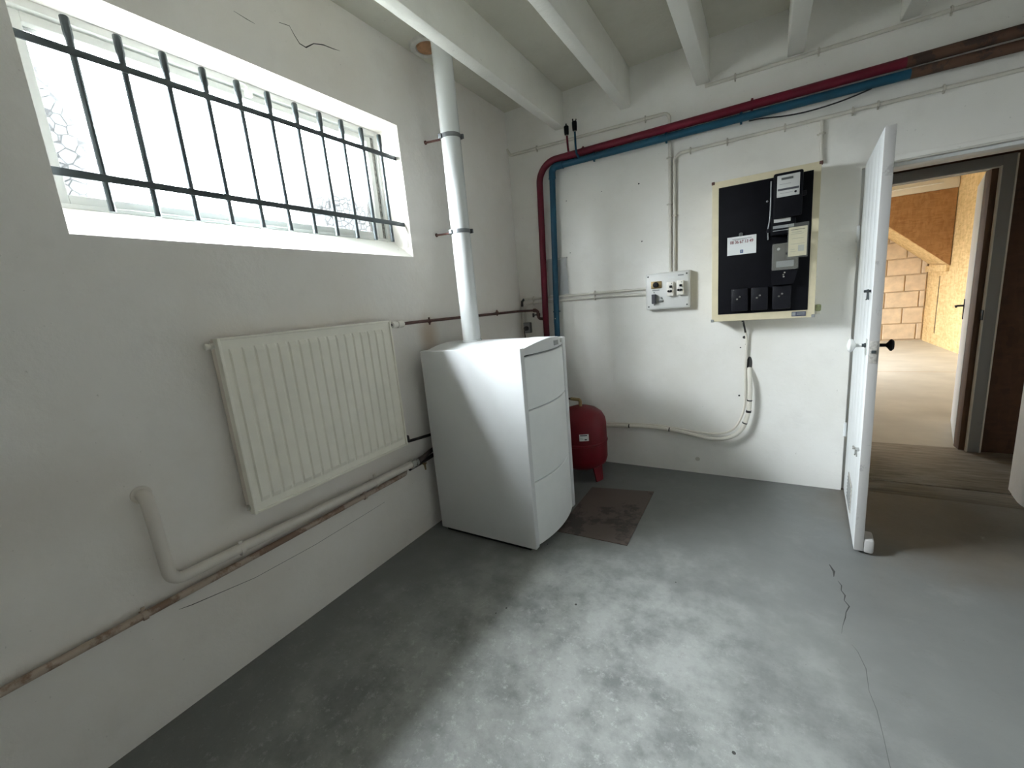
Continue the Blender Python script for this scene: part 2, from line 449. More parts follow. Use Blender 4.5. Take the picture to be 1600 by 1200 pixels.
bm = bmesh.new(); bx(bm, XR, XR + .2, YB - .2, BY, -.1, ZC + .1)
struct('wall_right', bm, 'wall', 'white plastered wall on the doorway side, out of frame', 'wall')
bm = bmesh.new(); bx(bm, 0, XR, YB - .2, YB, -.1, ZC + .1)
struct('wall_rear', bm, 'wall', 'white plastered wall behind the photographer', 'wall')
bm = bmesh.new(); bx(bm, -.1, XR + .1, YB - .1, BY + .3, ZC, ZC + .12)
ceiling = struct('ceiling', bm, 'ceil', 'off-white ceiling between the joists', 'ceiling')
bm = bmesh.new(); bx(bm, -.1, XR + .1, YB - .1, 3.306, -.12, 0)
floor = struct('floor', bm, 'floor', 'worn grey painted concrete floor of the boiler room', 'floor')
crack(floor, [(2.152, 2.335, 0), (2.164, 2.281, 0), (2.158, 2.235, 0)], [.002, .006, .001], 2)
crack(floor, [(2.17, 2.21, 0), (2.18, 2.177, 0), (2.174, 2.14, 0), (2.184, 2.107, 0), (2.176, 2.07, 0), (2.189, 2.035, 0), (2.172, 1.99, 0), (2.165, 1.953, 0), (2.15, 1.9, 0), (2.139, 1.847, 0)], [.0008, .0024, .0018, .003, .0016, .003, .0018, .002, .0008, .0004], 2)
crack(floor, [(2.165, 1.80, 0), (2.178, 1.77, 0), (2.19, 1.692, 0), (2.182, 1.59, 0), (2.19, 1.518, 0), (2.189, 1.426, 0), (2.186, 1.334, 0), (2.19, 1.2, 0)], [.0005, .0012, .0016, .0008, .0013, .0009, .0013, .0008], 2, 'crackg')
for i in range(12):
    x, y = random.uniform(.7, 2.6), random.uniform(.5, 2.2)
    link('chip', lathe([(.004 + random.random() * .006, -.001), (.003, .0008), (0, .0008)], (x, y, 0), (0, 0, 1), 7), 'crack', floor)

# ceiling joists
JX = [(.437, .512), (.940, 1.013), (1.435, 1.515), (1.930, 2.012), (2.425, 2.505), (2.92, 3.0), (3.415, 3.495), (3.91, 3.99)]
JL = ['white painted joist nearest the window wall, passing in front of the flue', 'second white painted ceiling joist counted from the window wall',
      'third white painted ceiling joist counted from the window wall', 'fourth white painted ceiling joist, above the meter board',
      'fifth white painted ceiling joist, above the open door', 'sixth white painted ceiling joist, beyond the top right of the photo',
      'seventh white painted ceiling joist, out of frame', 'eighth white painted ceiling joist, out of frame']
for (a, b_), lb in zip(JX, JL):
    bm = bmesh.new(); bx(bm, a, b_, YB + .002, BY - .001, 2.668, ZC - .001, .006, 2)
    tag(link('ceiling_joist', bm, 'beam'), lb, 'joist', 'white ceiling joists')

# ================================================================== window
def window(y0, y1, name, label, first):
    t = thing(name, label, 'window', (-.16, (y0 + y1) / 2, WZ0), None, 'structure')
    # sloping sill of the reveal
    link('sill', prism([(.0, y0, WZ0), (-.16, y0, WZ0), (-.16, y0, WZ0 + .112)], (0, y1 - y0, 0)), 'sill', t)
    zb, zt = WZ0 + .0, WZ1
    b = bmesh.new()
    bx(b, -.24, -.16, y0, y0 + .03, zb, zt, .003); bx(b, -.24, -.16, y1 - .03, y1, zb, zt, .003)
    bx(b, -.24, -.16, y0 + .03, y1 - .03, zt - .028, zt, .003); bx(b, -.24, -.16, y0 + .03, y1 - .03, zb, zb + .128, .003)
    link('window_frame', b, 'pvc', t)
    b = bmesh.new()
    a0, a1, c0, c1 = y0 + .036, y1 - .052, zb + .130, zt - .034
    bx(b, -.235, -.175, a0, a0 + .034, c0, c1, .004); bx(b, -.235, -.175, a1 - .034, a1, c0, c1, .004)
    bx(b, -.235, -.175, a0 + .034, a1 - .034, c1 - .03, c1, .004); bx(b, -.235, -.175, a0 + .034, a1 - .034, c0, c0 + .03, .004)
    s = link('sash', b, 'pvc', t)
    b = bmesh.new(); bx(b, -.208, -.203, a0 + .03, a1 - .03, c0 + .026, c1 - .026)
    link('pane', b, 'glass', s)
    b = bmesh.new(); bx(b, -.225, -.178, a1 + .001, y1 - .031, c0, c1)
    link('seal', b, 'seal', t)
    b = bmesh.new(); bx(b, -.172, -.158, y0 + .04, y1 - .05, zb + .112, zb + .122, .003)
    link('drip_bar', b, 'pvc', t)
    b = bmesh.new(); bx(b, -.176, -.15, (y0 + y1) / 2 - .012, (y0 + y1) / 2 + .016, zt - .055, zt - .02, .004)
    tube_into(b, smooth([(-.16, (y0 + y1) / 2, zt - .03), (-.14, (y0 + y1) / 2 - .02, zt - .02), (-.13, (y0 + y1) / 2 - .06, zt - .022)]), .004, 8)
    link('catch', b, 'pvc', t)
    return t
window('x' and WY0, WY1, 'window_1', 'wide low window with patterned glass in a deep white reveal', True)

g = thing('window_grille', 'black iron burglar bars set across the window reveal', 'window bars', (-.05, WY0, WZ0))
for k in range(11):
    y = .620 + .127 * k
    zt = 2.402 - random.random() * .006
    link('bar', tube([(-.052, y, 1.818), (-.052, y, 1.86), (-.052, y, 2.33), (-.052, y, 2.345), (-.052, y, zt - .004), (-.052, y, zt)], [.0105, .0100, .0100, .0125, .0125, .0105], 10), 'iron', g)
for z in (1.922, 2.294):
    b = bmesh.new(); bx(b, -.0435, -.0375, WY0 - .03, WY1 + .03, z - .012, z + .012, .0015)
    link('cross_bar', b, 'iron', g)

# outdoor ground
bm = bmesh.new(); bx(bm, -40, -T, -40, 40, 1.1, 1.2)
struct('ground', bm, 'ground', 'bare ground outside the window', 'ground')

# ================================================================== boiler
bx0, bx1, by0, by1, bz0, bz1 = .088, .778, 1.846, 2.424, .024, 1.168
FL = .042
t = thing('boiler', 'tall white floor-standing boiler with curved grey-white front doors', 'boiler', ((bx0 + bx1) / 2, (by0 + by1) / 2, 0))
link('side_panel', box(bx0, bx1, by0, by0 + FL, bz0, bz1, bev=.006), 'white', t)
link('side_panel', box(bx0, bx1, by1 - FL, by1, bz0, bz1, bev=.006), 'white', t)
link('plinth', box(bx0 + .03, bx1 - .05, by0 + .02, by1 - .02, 0, bz0 + .02), 'black', t)
link('inner_case', box(bx0 + .004, bx1 - .016, by0 + FL - .001, by1 - FL + .001, bz0 + .004, 1.13), 'gap', t)
yA, yB_ = by0 + FL + .0035, by1 - FL - .0035
def arc(y, h): 
    u = (y - (yA + yB_) / 2) / ((yB_ - yA) / 2); return h * (1 - u * u)
N = 16
def front(z0, z1, x_in, bul, name, mat, arch=0., lean=0.):
    ys = [yA + (yB_ - yA) * k / N for k in range(N + 1)]; b = bmesh.new(); rows = []
    g_ = .0025
    zs = [z0 + g_, z0 + g_ + .003, z1 - g_ - .003, z1 - g_]
    ins = [.004, 0, 0, .004]
    for z, i_ in zip(zs, ins):
        f = (z - z0) / (z1 - z0)
        rows.append([b.verts.new((bx1 - .004 - i_ + arc(y, bul) - lean * f, y, z + arc(y, arch) * (1 if z > (z0 + z1) / 2 else 0))) for y in ys])
    back = [[b.verts.new((x_in, y, z + arc(y, arch) * (1 if z > (z0 + z1) / 2 else 0))) for y in ys] for z in (zs[0], zs[-1])]
    for p, q in zip(rows, rows[1:]):
        for k in range(N): b.faces.new((p[k], p[k + 1], q[k + 1], q[k]))
    for k in range(N):
        b.faces.new((back[0][k], back[0][k + 1], rows[0][k + 1], rows[0][k]))
        b.faces.new((back[1][k], rows[-1][k], rows[-1][k + 1], back[1][k + 1]))
        b.faces.new((back[0][k], back[1][k], back[1][k + 1], back[0][k + 1]))
    for k in (0, N):
        b.faces.new([back[0][k]] + [r[k] for r in rows] + [back[1][k]])
    return link(name, b, mat, t)
BUL = .036
front(bz0 + .004, .412, bx1 - .03, BUL, 'lower_door', 'white2')
front(.412, .826, bx1 - .03, BUL, 'middle_door', 'white2')
front(.826, 1.118, bx1 - .03, BUL, 'upper_door', 'white2')
cpn = front(1.122, 1.166, bx1 - .10, BUL + .003, 'control_panel', 'white', .030, .004)
def fx(y): return bx1 - .004 + arc(y, BUL + .003)
for nm, ya, yb, za, zb, mt in (('display', 2.185, 2.262, 1.140, 1.168, 'grey'), ('emblem', 2.325, 2.352, 1.143, 1.164, 'pale')):
    x = max(fx(ya), fx(yb)) - .0005
    pts = [(fx(ya) + .0008, ya, za), (fx(yb) + .0008, yb, za - .002), (fx(yb) - .001, yb, zb - .003), (fx(ya) - .001, ya, zb)]
    link(nm, prism([(p[0] - .006, p[1], p[2]) for p in pts], (.0065, 0, 0)), mt, cpn)
# arched top cover and hood
def top(x0, x1, z, h, name, mat):
    b = bmesh.new(); ys = [yA + (yB_ - yA) * k / N for k in range(N + 1)]
    A = [b.verts.new((x0, y, z + arc(y, h))) for y in ys]; B = [b.verts.new((x1, y, z + arc(y, h))) for y in ys]
    C = [b.verts.new((x0, y, z - .04)) for y in ys]; D = [b.verts.new((x1, y, z - .04)) for y in ys]
    for k in range(N):
        b.faces.new((A[k], A[k + 1], B[k + 1], B[k])); b.faces.new((A[k], C[k], C[k + 1], A[k + 1])); b.faces.new((B[k], B[k + 1], D[k + 1], D[k])); b.faces.new((C[k], D[k], D[k + 1], C[k + 1]))
    for k in (0, N): b.faces.new((A[k], B[k], D[k], C[k]))
    return link(name, b, mat, t)
top(bx0 + .002, bx1 - .118, 1.160, .030, 'top_cover', 'white')
top(bx1 - .112, bx1 - .008, 1.163, .031, 'top_hood', 'white')
link('screw', lathe([(.004, 0), (.004, .003), (0, .0035)], (.19, 1.945, 1.168), (0, 0, 1), 10), 'inkb', t)

# ================================================================== flue
FX, FY, FR = .282, 2.118, .0555
t = thing('flue_pipe', 'white enamelled flue pipe rising from boiler to ceiling', 'flue pipe', (FX, FY, 1.19))
link('pipe', lathe([(FR, 0), (FR, ZC - 1.186)], (FX, FY, 1.186), (0, 0, 1), 40), 'flue', t)
link('base_ring', lathe([(FR + .001, 0), (FR + .006, .0), (FR + .006, .012), (FR + .001, .014)], (FX, FY, 1.186), (0, 0, 1), 40), 'flue', t)
for z, wy, wz in ((2.36, 2.228, 2.43), (1.842, 2.232, 1.876)):
    b = lathe([(FR + .0005, -.011), (FR + .0035, -.011), (FR + .0035, .011), (FR + .0005, .011)], (FX, FY, z), (0, 0, 1), 40)
    a = math.radians(-118)
    for aa in (math.radians(-118), math.radians(35)):
        cx_, cy_ = FX + (FR + .008) * math.cos(aa), FY + (FR + .008) * math.sin(aa)
        bx(b, cx_ - .011, cx_ + .011, cy_ - .007, cy_ + .007, z - .012, z + .012, .002)
    cl = link('clamp', b, 'clamp', t)
    d = Vector((FX, FY, z + .0)) - Vector((0, wy, wz)); e = Vector((FX, FY, z)) - d.normalized() * (FR + .002)
    link('rod', tube([(0.0, wy, wz), e], .006, 10), 'rustrod', cl)
    link('rod_plate', lathe([(.012, -.001), (.012, .005), (0, .006)], (0.0, wy, wz), (1, 0, 0), 14), 'rustrod', cl)

# disused outlet in the ceiling behind the flue
t = thing('capped_outlet', 'round plaster-ringed old outlet with brown core beside flue top', 'outlet', (.118, 2.205, ZC))
ring = [(.066, 0), (.070, .016), (.086, .020), (.100, .014), (.104, 0)]
link('plaster_ring', lathe(ring, (.118, 2.205, ZC), (0, 0, -1), 36), 'collar', t)
link('core', lathe([(.064, 0), (.060, .017), (.03, .021), (0, .022)], (.118, 2.205, ZC), (0, 0, -1), 30), 'terracotta', t)

# ================================================================== radiator
ry0, ry1, rz0, rz1, rxf, rxb = .786, 1.658, .645, 1.366, .082, .018
t = thing('radiator', 'cream ribbed panel radiator hung under the barred window', 'radiator', (.0, (ry0 + ry1) / 2, rz0))
# pressed front panel: vertical channels on one sheet
b = bmesh.new(); NR = 17; prof = []
m0, m1 = ry0 + .030, ry1 - .026; pit = (m1 - m0) / NR
prof = [(ry0, 0.), (ry0 + .002, .0)]
for k in range(NR):
    c = m0 + pit * k
    prof += [(c + pit * .02, 0), (c + pit * .12, 0.), (c + pit * .22, 1), (c + pit * .88, 1.), (c + pit * 1.0, 0)]
prof += [(ry1 - .002, 0), (ry1, 0.)]
zz = [(rz0, 0), (rz0 + .034, 0), (rz0 + .040, 0.), (rz0 + .058, 1), (rz1 - .062, 1), (rz1 - .044, 0.), (rz1 - .038, 0), (rz1, 0.)]
rows = [[b.verts.new((rxf - .008 + .0085 * p * q, y, z)) for y, p in prof] for z, q in zz]
bk = [[b.verts.new((rxf - .030, y, z)) for y, p in prof] for z in (rz0, rz1)]
for p, q in zip(rows, rows[1:]):
    for k in range(len(prof) - 1): b.faces.new((p[k], p[k + 1], q[k + 1], q[k]))
for k in range(len(prof) - 1):
    b.faces.new((bk[0][k], bk[0][k + 1], rows[0][k + 1], rows[0][k])); b.faces.new((rows[-1][k], rows[-1][k + 1], bk[1][k + 1], bk[1][k]))
    b.faces.new((bk[0][k], bk[1][k], bk[1][k + 1], bk[0][k + 1]))
for k in (0, -1): b.faces.new([bk[0][k]] + [r[k] for r in rows] + [bk[1][k]])
link('front_panel', b, 'rad', t, 22)
b = bmesh.new(); bx(b, rxf - .012, rxf + .002, ry0, ry0 + .012, rz0, rz1, .003); bx(b, rxf - .012, rxf + .002, ry1 - .01, ry1, rz0, rz1, .003)
bx(b, rxf - .012, rxf + .001, ry0 + .012, ry1 - .01, rz1 - .01, rz1, .003); bx(b, rxf - .012, rxf + .001, ry0 + .012, ry1 - .01, rz0, rz0 + .01, .003)
link('edge_flange', b, 'rad', t)
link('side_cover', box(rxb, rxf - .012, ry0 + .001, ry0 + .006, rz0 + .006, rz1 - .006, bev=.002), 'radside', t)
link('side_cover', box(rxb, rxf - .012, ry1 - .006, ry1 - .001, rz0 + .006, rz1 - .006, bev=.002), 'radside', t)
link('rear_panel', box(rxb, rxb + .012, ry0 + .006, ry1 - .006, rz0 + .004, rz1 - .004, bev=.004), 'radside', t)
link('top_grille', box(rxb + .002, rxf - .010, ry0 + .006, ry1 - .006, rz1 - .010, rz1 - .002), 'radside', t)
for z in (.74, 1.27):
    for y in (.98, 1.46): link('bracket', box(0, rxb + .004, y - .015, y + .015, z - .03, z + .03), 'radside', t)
link('plug', lathe([(.012, 0), (.012, .010), (.009, .012), (.009, .02), (.012, .021), (.012, .03), (0, .032)], (.046, ry0, 1.338), (0, -1, 0), 14), 'knob', t)
link('plug', lathe([(.012, 0), (.012, .006), (.006, .008), (0, .006)], (.046, ry0, .672), (0, -1, 0), 14), 'chrome', t)
# thermostatic valve on the upper right
tv = (.046, ry1, 1.338)
link('valve_stem', tube([(.046, ry1 - .01, 1.338), (.046, ry1 + .04, 1.338)], [.008, .009], 12), 'darkpipe', t)
link('valve_head', lathe([(.010, 0), (.018, .004), (.020, .03), (.017, .034), (.017, .040), (.021, .044), (.020, .085), (.014, .092), (0, .094)], (.046, ry1 + .036, 1.338), (0, 1, 0), 20), 'knob', t)

# supply pipe along the window wall to the red riser
t = thing('radiator_supply_pipe', 'thin brown copper pipe running from radiator valve behind the flue', 'pipe', (.03, 1.8, 1.33))
link('pipe', tube(fillet([(.034, ry1 + .12, 1.337), (.03, 1.9, 1.338), (.03, 3.13, 1.326), (.06, 3.205, 1.325), (.155, 3.222, 1.322)], [.3, .05, .05]), .0095, 12), 'copper', t)
link('elbow_fitting', tube(fillet([(.150, 3.222, 1.322), (.190, 3.222, 1.320), (.196, 3.222, 1.250), (.265, 3.222, 1.245)], .022), .0125, 14), 'copper', t)
link('collar', lathe([(.016, 0), (.016, .02)], (.150, 3.222, 1.322), (1, 0, 0), 14), 'copper', t)
link('collar', lathe([(.016, 0), (.016, .024)], (.194, 3.222, 1.272), (0, 0, 1), 14), 'copper', t)
b = bmesh.new(); tube_into(b, [(.19, 3.22, 1.285), (.165, 3.20, 1.283)], .005, 8); bx(b, .152, .166, 3.19, 3.206, 1.265, 1.3, .002)
link('tap_handle', b, 'darkpipe', t)
for y in (2.03, 2.83):
    b = lathe([(.0098, -.006), (.0135, -.006), (.0135, .006), (.0098, .006)], (.03, y, 1.335), (0, 1, 0), 14); bx(b, 0.0, .022, y - .004, y + .004, 1.331, 1.339)
    bx(b, .026, .034, y - .005, y + .005, 1.312, 1.358, .001)
    link('pipe_clip', b, 'copper', t)
t = thing('radiator_return_pipe', 'short dark pipe from radiator lower corner to boiler', 'pipe', (.05, 1.66, .66))
link('pipe', tube([(.05, ry1 - .01, .668), (.05, 1.70, .650), (.05, 1.86, .632), (.05, 1.95, .625)], .009, 10), 'darkpipe', t)
link('lockshield', lathe([(.012, 0), (.015, .006), (.015, .03), (.009, .034), (0, .036)], (.05, ry1 + .03, .655), (0, -.1, 1), 14), 'darkpipe', t)

# ================================================================== low heating pipes
t = thing('heating_pipe_upper', 'thick cream pipe with upright stub, running low to the boiler', 'pipe', (.045, .48, .52))
link('pipe', tube(fillet([(-.01, .482, .862), (.045, .482, .862), (.045, .488, .528), (.045, 1.70, .503)], [.03, .045], 9), .0205, 18), 'pipew', t)
link('wall_flange', lathe([(.030, 0), (.030, .006), (.022, .010)], (0, .482, .862), (1, 0, 0), 20), 'pipew', t)
b = bmesh.new()
lathe_into(b, [(.021, 0), (.027, .002), (.027, .024), (.022, .027), (.022, .036), (.025, .038), (.025, .055), (.018, .06)], (.045, 1.69, .503), (0, 1, 0), 18)
link('union_nut', b, 'chrome', t)
link('boiler_tail', tube([(.045, 1.745, .503), (.05, 1.80, .512), (.05, 1.86, .527), (.05, 1.96, .54)], [.018, .015, .013, .013], 14), 'darkpipe', t)
for y in (.725, 1.42):
    b = lathe([(.0207, -.008), (.0245, -.008), (.0245, .008), (.0207, .008)], (.045, y, .523 - (y - .488) * .0206), (0, 1, 0), 20); bx(b, 0, .026, y - .006, y + .006, .505, .515)
    bx(b, .04, .05, y - .007, y + .007, .535, .556, .002)
    link('pipe_clip', b, 'pipew', t)
t = thing('heating_pipe_lower', 'thin brown-patched cream pipe running low along the whole window wall', 'pipe', (.03, .4, .45))
link('pipe', tube(fillet([(.03, -2.3, .44), (.03, .07, .456), (.03, .9, .455), (.03, 1.65, .459), (-.01, 1.69, .459)], .03), .0135, 14), 'pipeb', t)
for y in (.40, 1.35):
    b = lathe([(.0137, -.007), (.0175, -.007), (.0175, .007), (.0137, .007)], (.03, y, .4555), (0, 1, 0), 16); bx(b, 0, .018, y - .006, y + .006, .45, .461)
    bx(b, .026, .034, y - .006, y + .006, .466, .486, .002)
    link('pipe_clip', b, 'pipeb', t)
t = thing('boiler_drain_pipe', 'short stained pipe with small brass tap beside the boiler base', 'pipe', (.03, 1.72, .465))
link('pipe', tube([(.02, 1.70, .468), (.03, 1.80, .475), (.035, 1.96, .49)], .012, 12), 'darkpipe', t)
b = bmesh.new(); tube_into(b, [(.035, 1.80, .47), (.052, 1.80, .466), (.055, 1.80, .43)], [.007, .007, .005], 10); bx(b, .047, .059, 1.786, 1.814, .466, .472, .002)
link('drain_tap', b, 'brass', t)

# ================================================================== red and blue pipes on the back wall
PY = BY - .05
t = thing('red_heating_pipe', 'dark red heating pipe bending from the boiler across the back wall', 'pipe', (.28, PY, .7))
link('pipe', tube(fillet([(.258, 2.44, .78), (.258, PY, .78), (.262, PY, 1.23), (.298, PY, 2.455), (2.47, PY, 2.452)], [.08, 0.3, .15], 10), .0255, 18), 'red', t)
link('bare_end', tube([(2.455, PY, 2.452), (XR, PY, 2.446)], .027, 16), 'rustpipe', t)['label'] = 'bare rusty end of the red pipe'
bl = link('air_vent', tube(smooth([(.556, PY, 2.46), (.550, PY, 2.50), (.546, PY, 2.60)]), .0075, 12), 'red', t)
link('vent_cap', lathe([(.008, 0), (.016, .003), (.0175, .02), (.0185, .058), (.013, .064), (.005, .066), (.005, .078), (0, .08)], (.545, PY, 2.598), (0, 0, 1), 18), 'black', bl)
link('nipple', lathe([(.009, 0), (.009, .008)], (.5455, PY, 2.592), (0, 0, 1), 12), 'chrome', bl)
for x in (.668, 1.755):
    b = lathe([(.0258, -.007), (.0285, -.007), (.0285, .007), (.0258, .007)], (x, PY, 2.4545), (1, 0, 0), 20); bx(b, x - .005, x + .005, PY + .02, BY, 2.449, 2.46)
    for s in (-1, 1): bx(b, x - .006, x + .006, PY - .006, PY + .012, 2.4545 + s * .026 - .009, 2.4545 + s * .026 + .009, .002)
    link('pipe_clip', b, 'red', t)
t = thing('blue_heating_pipe', 'blue heating return pipe running below and beside the red one', 'pipe', (.38, PY, .7))
link('pipe', tube(fillet([(.356, 2.44, .66), (.356, PY, .66), (.362, PY, 1.23), (.408, PY, 2.404), (2.49, PY, 2.392)], [.08, .3, .05], 8), .0235, 18), 'blue', t)
link('elbow', tube(fillet([(.405, PY, 2.325), (.408, PY, 2.404), (.50, PY, 2.4035)], .05, 8), .0265, 18), 'blue', t)
for c, ax in (((.4045, PY, 2.318), (0, 0, 1)), ((.492, PY, 2.4035), (1, 0, 0))):
    link('solder_ring', lathe([(.024, 0), (.0285, .002), (.0285, .010), (.024, .012)], c, ax, 18), 'blue', t)
link('bare_end', tube([(2.475, PY, 2.392), (XR, PY, 2.366)], .025, 16), 'rustpipe', t)['label'] = 'bare rusty end of the blue pipe'
bl = link('air_vent', tube(smooth([(.636, PY - .03, 2.425), (.626, PY - .036, 2.46), (.622, PY - .03, 2.60)]), .0075, 12), 'blue', t)
link('branch', tube([(.636, PY, 2.404), (.636, PY - .03, 2.43)], .009, 10), 'blue', bl)
link('vent_cap', lathe([(.008, 0), (.016, .003), (.0175, .02), (.0185, .058), (.016, .064), (0, .062)], (.622, PY - .03, 2.598), (0, 0, 1), 18), 'black', bl)
link('vent_nozzle', tube([(.612, PY - .03, 2.655), (.610, PY - .03, 2.682)], .005, 8), 'black', bl)
link('vent_nozzle', tube([(.632, PY - .03, 2.655), (.637, PY - .03, 2.675)], .004, 8), 'black', bl)
link('nipple', lathe([(.009, 0), (.009, .008)], (.622, PY - .03, 2.592), (0, 0, 1), 12), 'chrome', bl)
for x in (.748, 1.256, 1.698):
    z = 2.404 - (x - .408) * .0058
    b = lathe([(.0238, -.007), (.0265, -.007), (.0265, .007), (.0238, .007)], (x, PY, z), (1, 0, 0), 20); bx(b, x - .005, x + .005, PY + .018, BY, z - .005, z + .005)
    for s in (-1, 1): bx(b, x - .006, x + .006, PY - .006, PY + .012, z + s * .026 - .009, z + s * .026 + .009, .002)
    link('pipe_clip', b, 'blue', t)
b = lathe([(.0238, -.006), (.0265, -.006), (.0265, .006), (.0238, .006)], (.3645, PY, 1.30), (0, 0, 1), 20); bx(b, .36, .402, PY - .004, PY + .004, 1.297, 1.303); bx(b, .357, .372, PY + .02, BY, 1.296, 1.304)
link('pipe_clip', b, 'blue', t)
link('paint_chip', lathe([(.005, 0), (.005, .001), (0, .0012)], (.3615, PY - .0234, 1.243), (0, -1, 0), 10), 'pale', t)

# ================================================================== expansion tank
TX, TY, TR = .640, 2.95, .190
t = thing('expansion_tank', 'round red expansion tank on short legs in the corner behind boiler', 'tank', (TX, TY, 0))
prof = [(0, .085), (.08, .088), (.14, .100), (.178, .130), (TR, .17), (TR, .292), (TR + .004, .295), (TR + .006, .303), (TR + .004, .311), (TR, .314), (TR, .435), (.182, .480), (.160, .520), (.12, .550), (.07, .567), (0, .572)]
link('body', lathe(prof, (TX, TY, 0), (0, 0, 1), 48), 'tank', t)
for a in (-22, 98, 218):
    a = math.radians(a); d = Vector((math.cos(a), math.sin(a), 0)); s = Vector((-d.y, d.x, 0))
    c = Vector((TX, TY, 0)) + d * .135
    poly = [c + s * .050 + Vector((0, 0, .13)), c - s * .050 + Vector((0, 0, .13)), c - s * .036 + d * .018 + Vector((0, 0, .0)), c + s * .036 + d * .018 + Vector((0, 0, .0))]
    link('leg', prism(poly, d * .012), 'tank', t)
b = bmesh.new(); tube_into(b, fillet([(TX, TY, .56), (TX, TY, .622), (TX - .075, TY - .005, .628)], .018), .013, 14)
el = link('elbow_fitting', b, 'brass', t)
link('feed_pipe', tube([(TX - .07, TY - .005, .628), (TX - .2, TY - .02, .632), (.42, 2.80, .63), (.42, 2.44, .62)], .008, 10), 'darkpipe', t)
# label wrapped on the tank side facing the room
b = bmesh.new(); n = 8; a0, a1 = math.radians(-74.5), math.radians(-53.5)
A = [[b.verts.new((TX + (TR + dr) * math.cos(a0 + (a1 - a0) * k / n), TY + (TR + dr) * math.sin(a0 + (a1 - a0) * k / n), z)) for k in range(n + 1)] for dr in (.0002, .0012) for z in (.350, .402)]
for k in range(n):
    b.faces.new((A[2][k], A[2][k + 1], A[3][k + 1], A[3][k])); b.faces.new((A[0][k], A[1][k], A[1][k + 1], A[0][k + 1]))
    b.faces.new((A[1][k], A[3][k], A[3][k + 1], A[1][k + 1])); b.faces.new((A[0][k], A[0][k + 1], A[2][k + 1], A[2][k]))
for k in (0, n): b.faces.new((A[0][k], A[2][k], A[3][k], A[1][k]))
lab = link('sticker', b, 'paper', t); lab['label'] = 'white printed sticker'
def arcstrip(a0, a1, z0, z1, name, mat, par):
    b = bmesh.new(); n = 5; a0, a1 = math.radians(a0), math.radians(a1)
    P = [[b.verts.new((TX + (TR + .0018) * math.cos(a0 + (a1 - a0) * k / n), TY + (TR + .0018) * math.sin(a0 + (a1 - a0) * k / n), z)) for k in range(n + 1)] for z in (z0, z1)]
    for k in range(n): b.faces.new((P[0][k], P[0][k + 1], P[1][k + 1], P[1][k]))
    link(name, b, mat, par)
arcstrip(-72.5, -57, .389, .397, 'print', 'inkb', lab); arcstrip(-63, -58, .356, .366, 'print', 'inkb', lab); arcstrip(-73, -67, .372, .374, 'print', 'grey', lab); arcstrip(-73, -66, .364, .366, 'print', 'grey', lab)

# ================================================================== conduits and cables
def clips(par, spots, axis='x', mat='clip'):
    for x, z in spots:
        b = bmesh.new()
        if axis == 'x':
            bx(b, x - .006, x + .006, BY - .026, BY, z - .013, z + .013, .004); bx(b, x - .004, x + .004, BY - .014, BY, z - .022, z + .022, .002)
        else:
            bx(b, x - .013, x + .013, BY - .026, BY, z - .006, z + .006, .004); bx(b, x - .022, x + .022, BY - .014, BY, z - .004, z + .004, .002)
        link('clip', b, mat, par)
CY = BY - .013
t = thing('wall_conduit', 'cream conduit from the wall corner, crossing behind pipes down to switch box', 'conduit', (.02, CY, 2.6))
link('conduit', tube(fillet([(.0, CY, 2.64), (.028, CY, 2.588), (.07, CY, 2.588), (1.272, CY, 2.560), (1.262, CY, 1.515)], [.02, .03, .04]), .0105, 12), 'conduit', t)
clips(t, [(.27, 2.583), (1.112, 2.564)]); clips(t, [(1.266, 1.98), (1.269, 2.28)], 'z')
t = thing('wall_conduit', 'long cream conduit running right from the switch box toward the door lintel', 'conduit', (1.29, CY, 1.5))
link('conduit', tube(fillet([(1.289, CY, 1.515), (1.302, CY, 2.293), (XR, CY, 2.290)], .05), .0105, 12), 'conduit', t)
clips(t, [(1.40, 2.293), (1.62, 2.292), (1.93, 2.292), (2.25, 2.291), (2.36, 2.291), (2.62, 2.291)]); clips(t, [(1.2955, 1.90)], 'z')
t = thing('wall_conduit', 'cream conduit running along the wall just under the joist ends', 'conduit', (1.5, CY, 2.65))
link('conduit', tube([(1.49, CY, 2.650), (2.1, CY, 2.647), (XR, CY, 2.640)], .0105, 12), 'conduit', t)
clips(t, [(1.66, 2.6495), (2.08, 2.647), (2.62, 2.6455)])
t = thing('wall_conduit', 'short upright conduit dropping to the top corner of meter board', 'conduit', (2.113, CY, 2.1))
link('conduit', tube([(2.110, CY, 2.282), (2.112, CY, 2.15), (2.118, CY - .004, 2.045)], .0095, 12), 'conduit', t)
clips(t, [(2.111, 2.21)], 'z')
t = thing('wall_conduit', 'upper of two thin conduits running left from switch box to corner', 'conduit', (.5, CY, 1.418))
link('conduit', tube(fillet([(1.10, CY, 1.418), (.055, CY, 1.421), (.026, CY, 1.40), (.022, CY, 1.10)], .02), .0095, 12), 'conduit', t)
link('black_sleeve', tube([(.052, CY - .004, 1.424), (.030, CY - .006, 1.405), (.026, CY - .006, 1.362)], .0105, 10), 'cable', t)
clips(t, [(.14, 1.42), (.69, 1.419)])
t = thing('wall_conduit', 'lower of two thin conduits running left from switch box to socket', 'conduit', (.5, CY, 1.385))
link('conduit', tube(fillet([(1.10, CY, 1.376), (1.0, CY, 1.380), (.667, CY, 1.387), (.085, CY, 1.384), (.050, CY, 1.35), (.046, CY, 1.21)], [.1, .1, .02, .02]), .0095, 12), 'conduit', t)
clips(t, [(.14, 1.384), (.69, 1.3866)])
t = thing('wall_socket', 'small dark surface-mounted socket in the corner behind the boiler', 'socket', (.07, BY, 1.17))
link('back_box', box(.030, .100, BY - .032, BY - .0, 1.130, 1.222, bev=.006), 'socket', t)
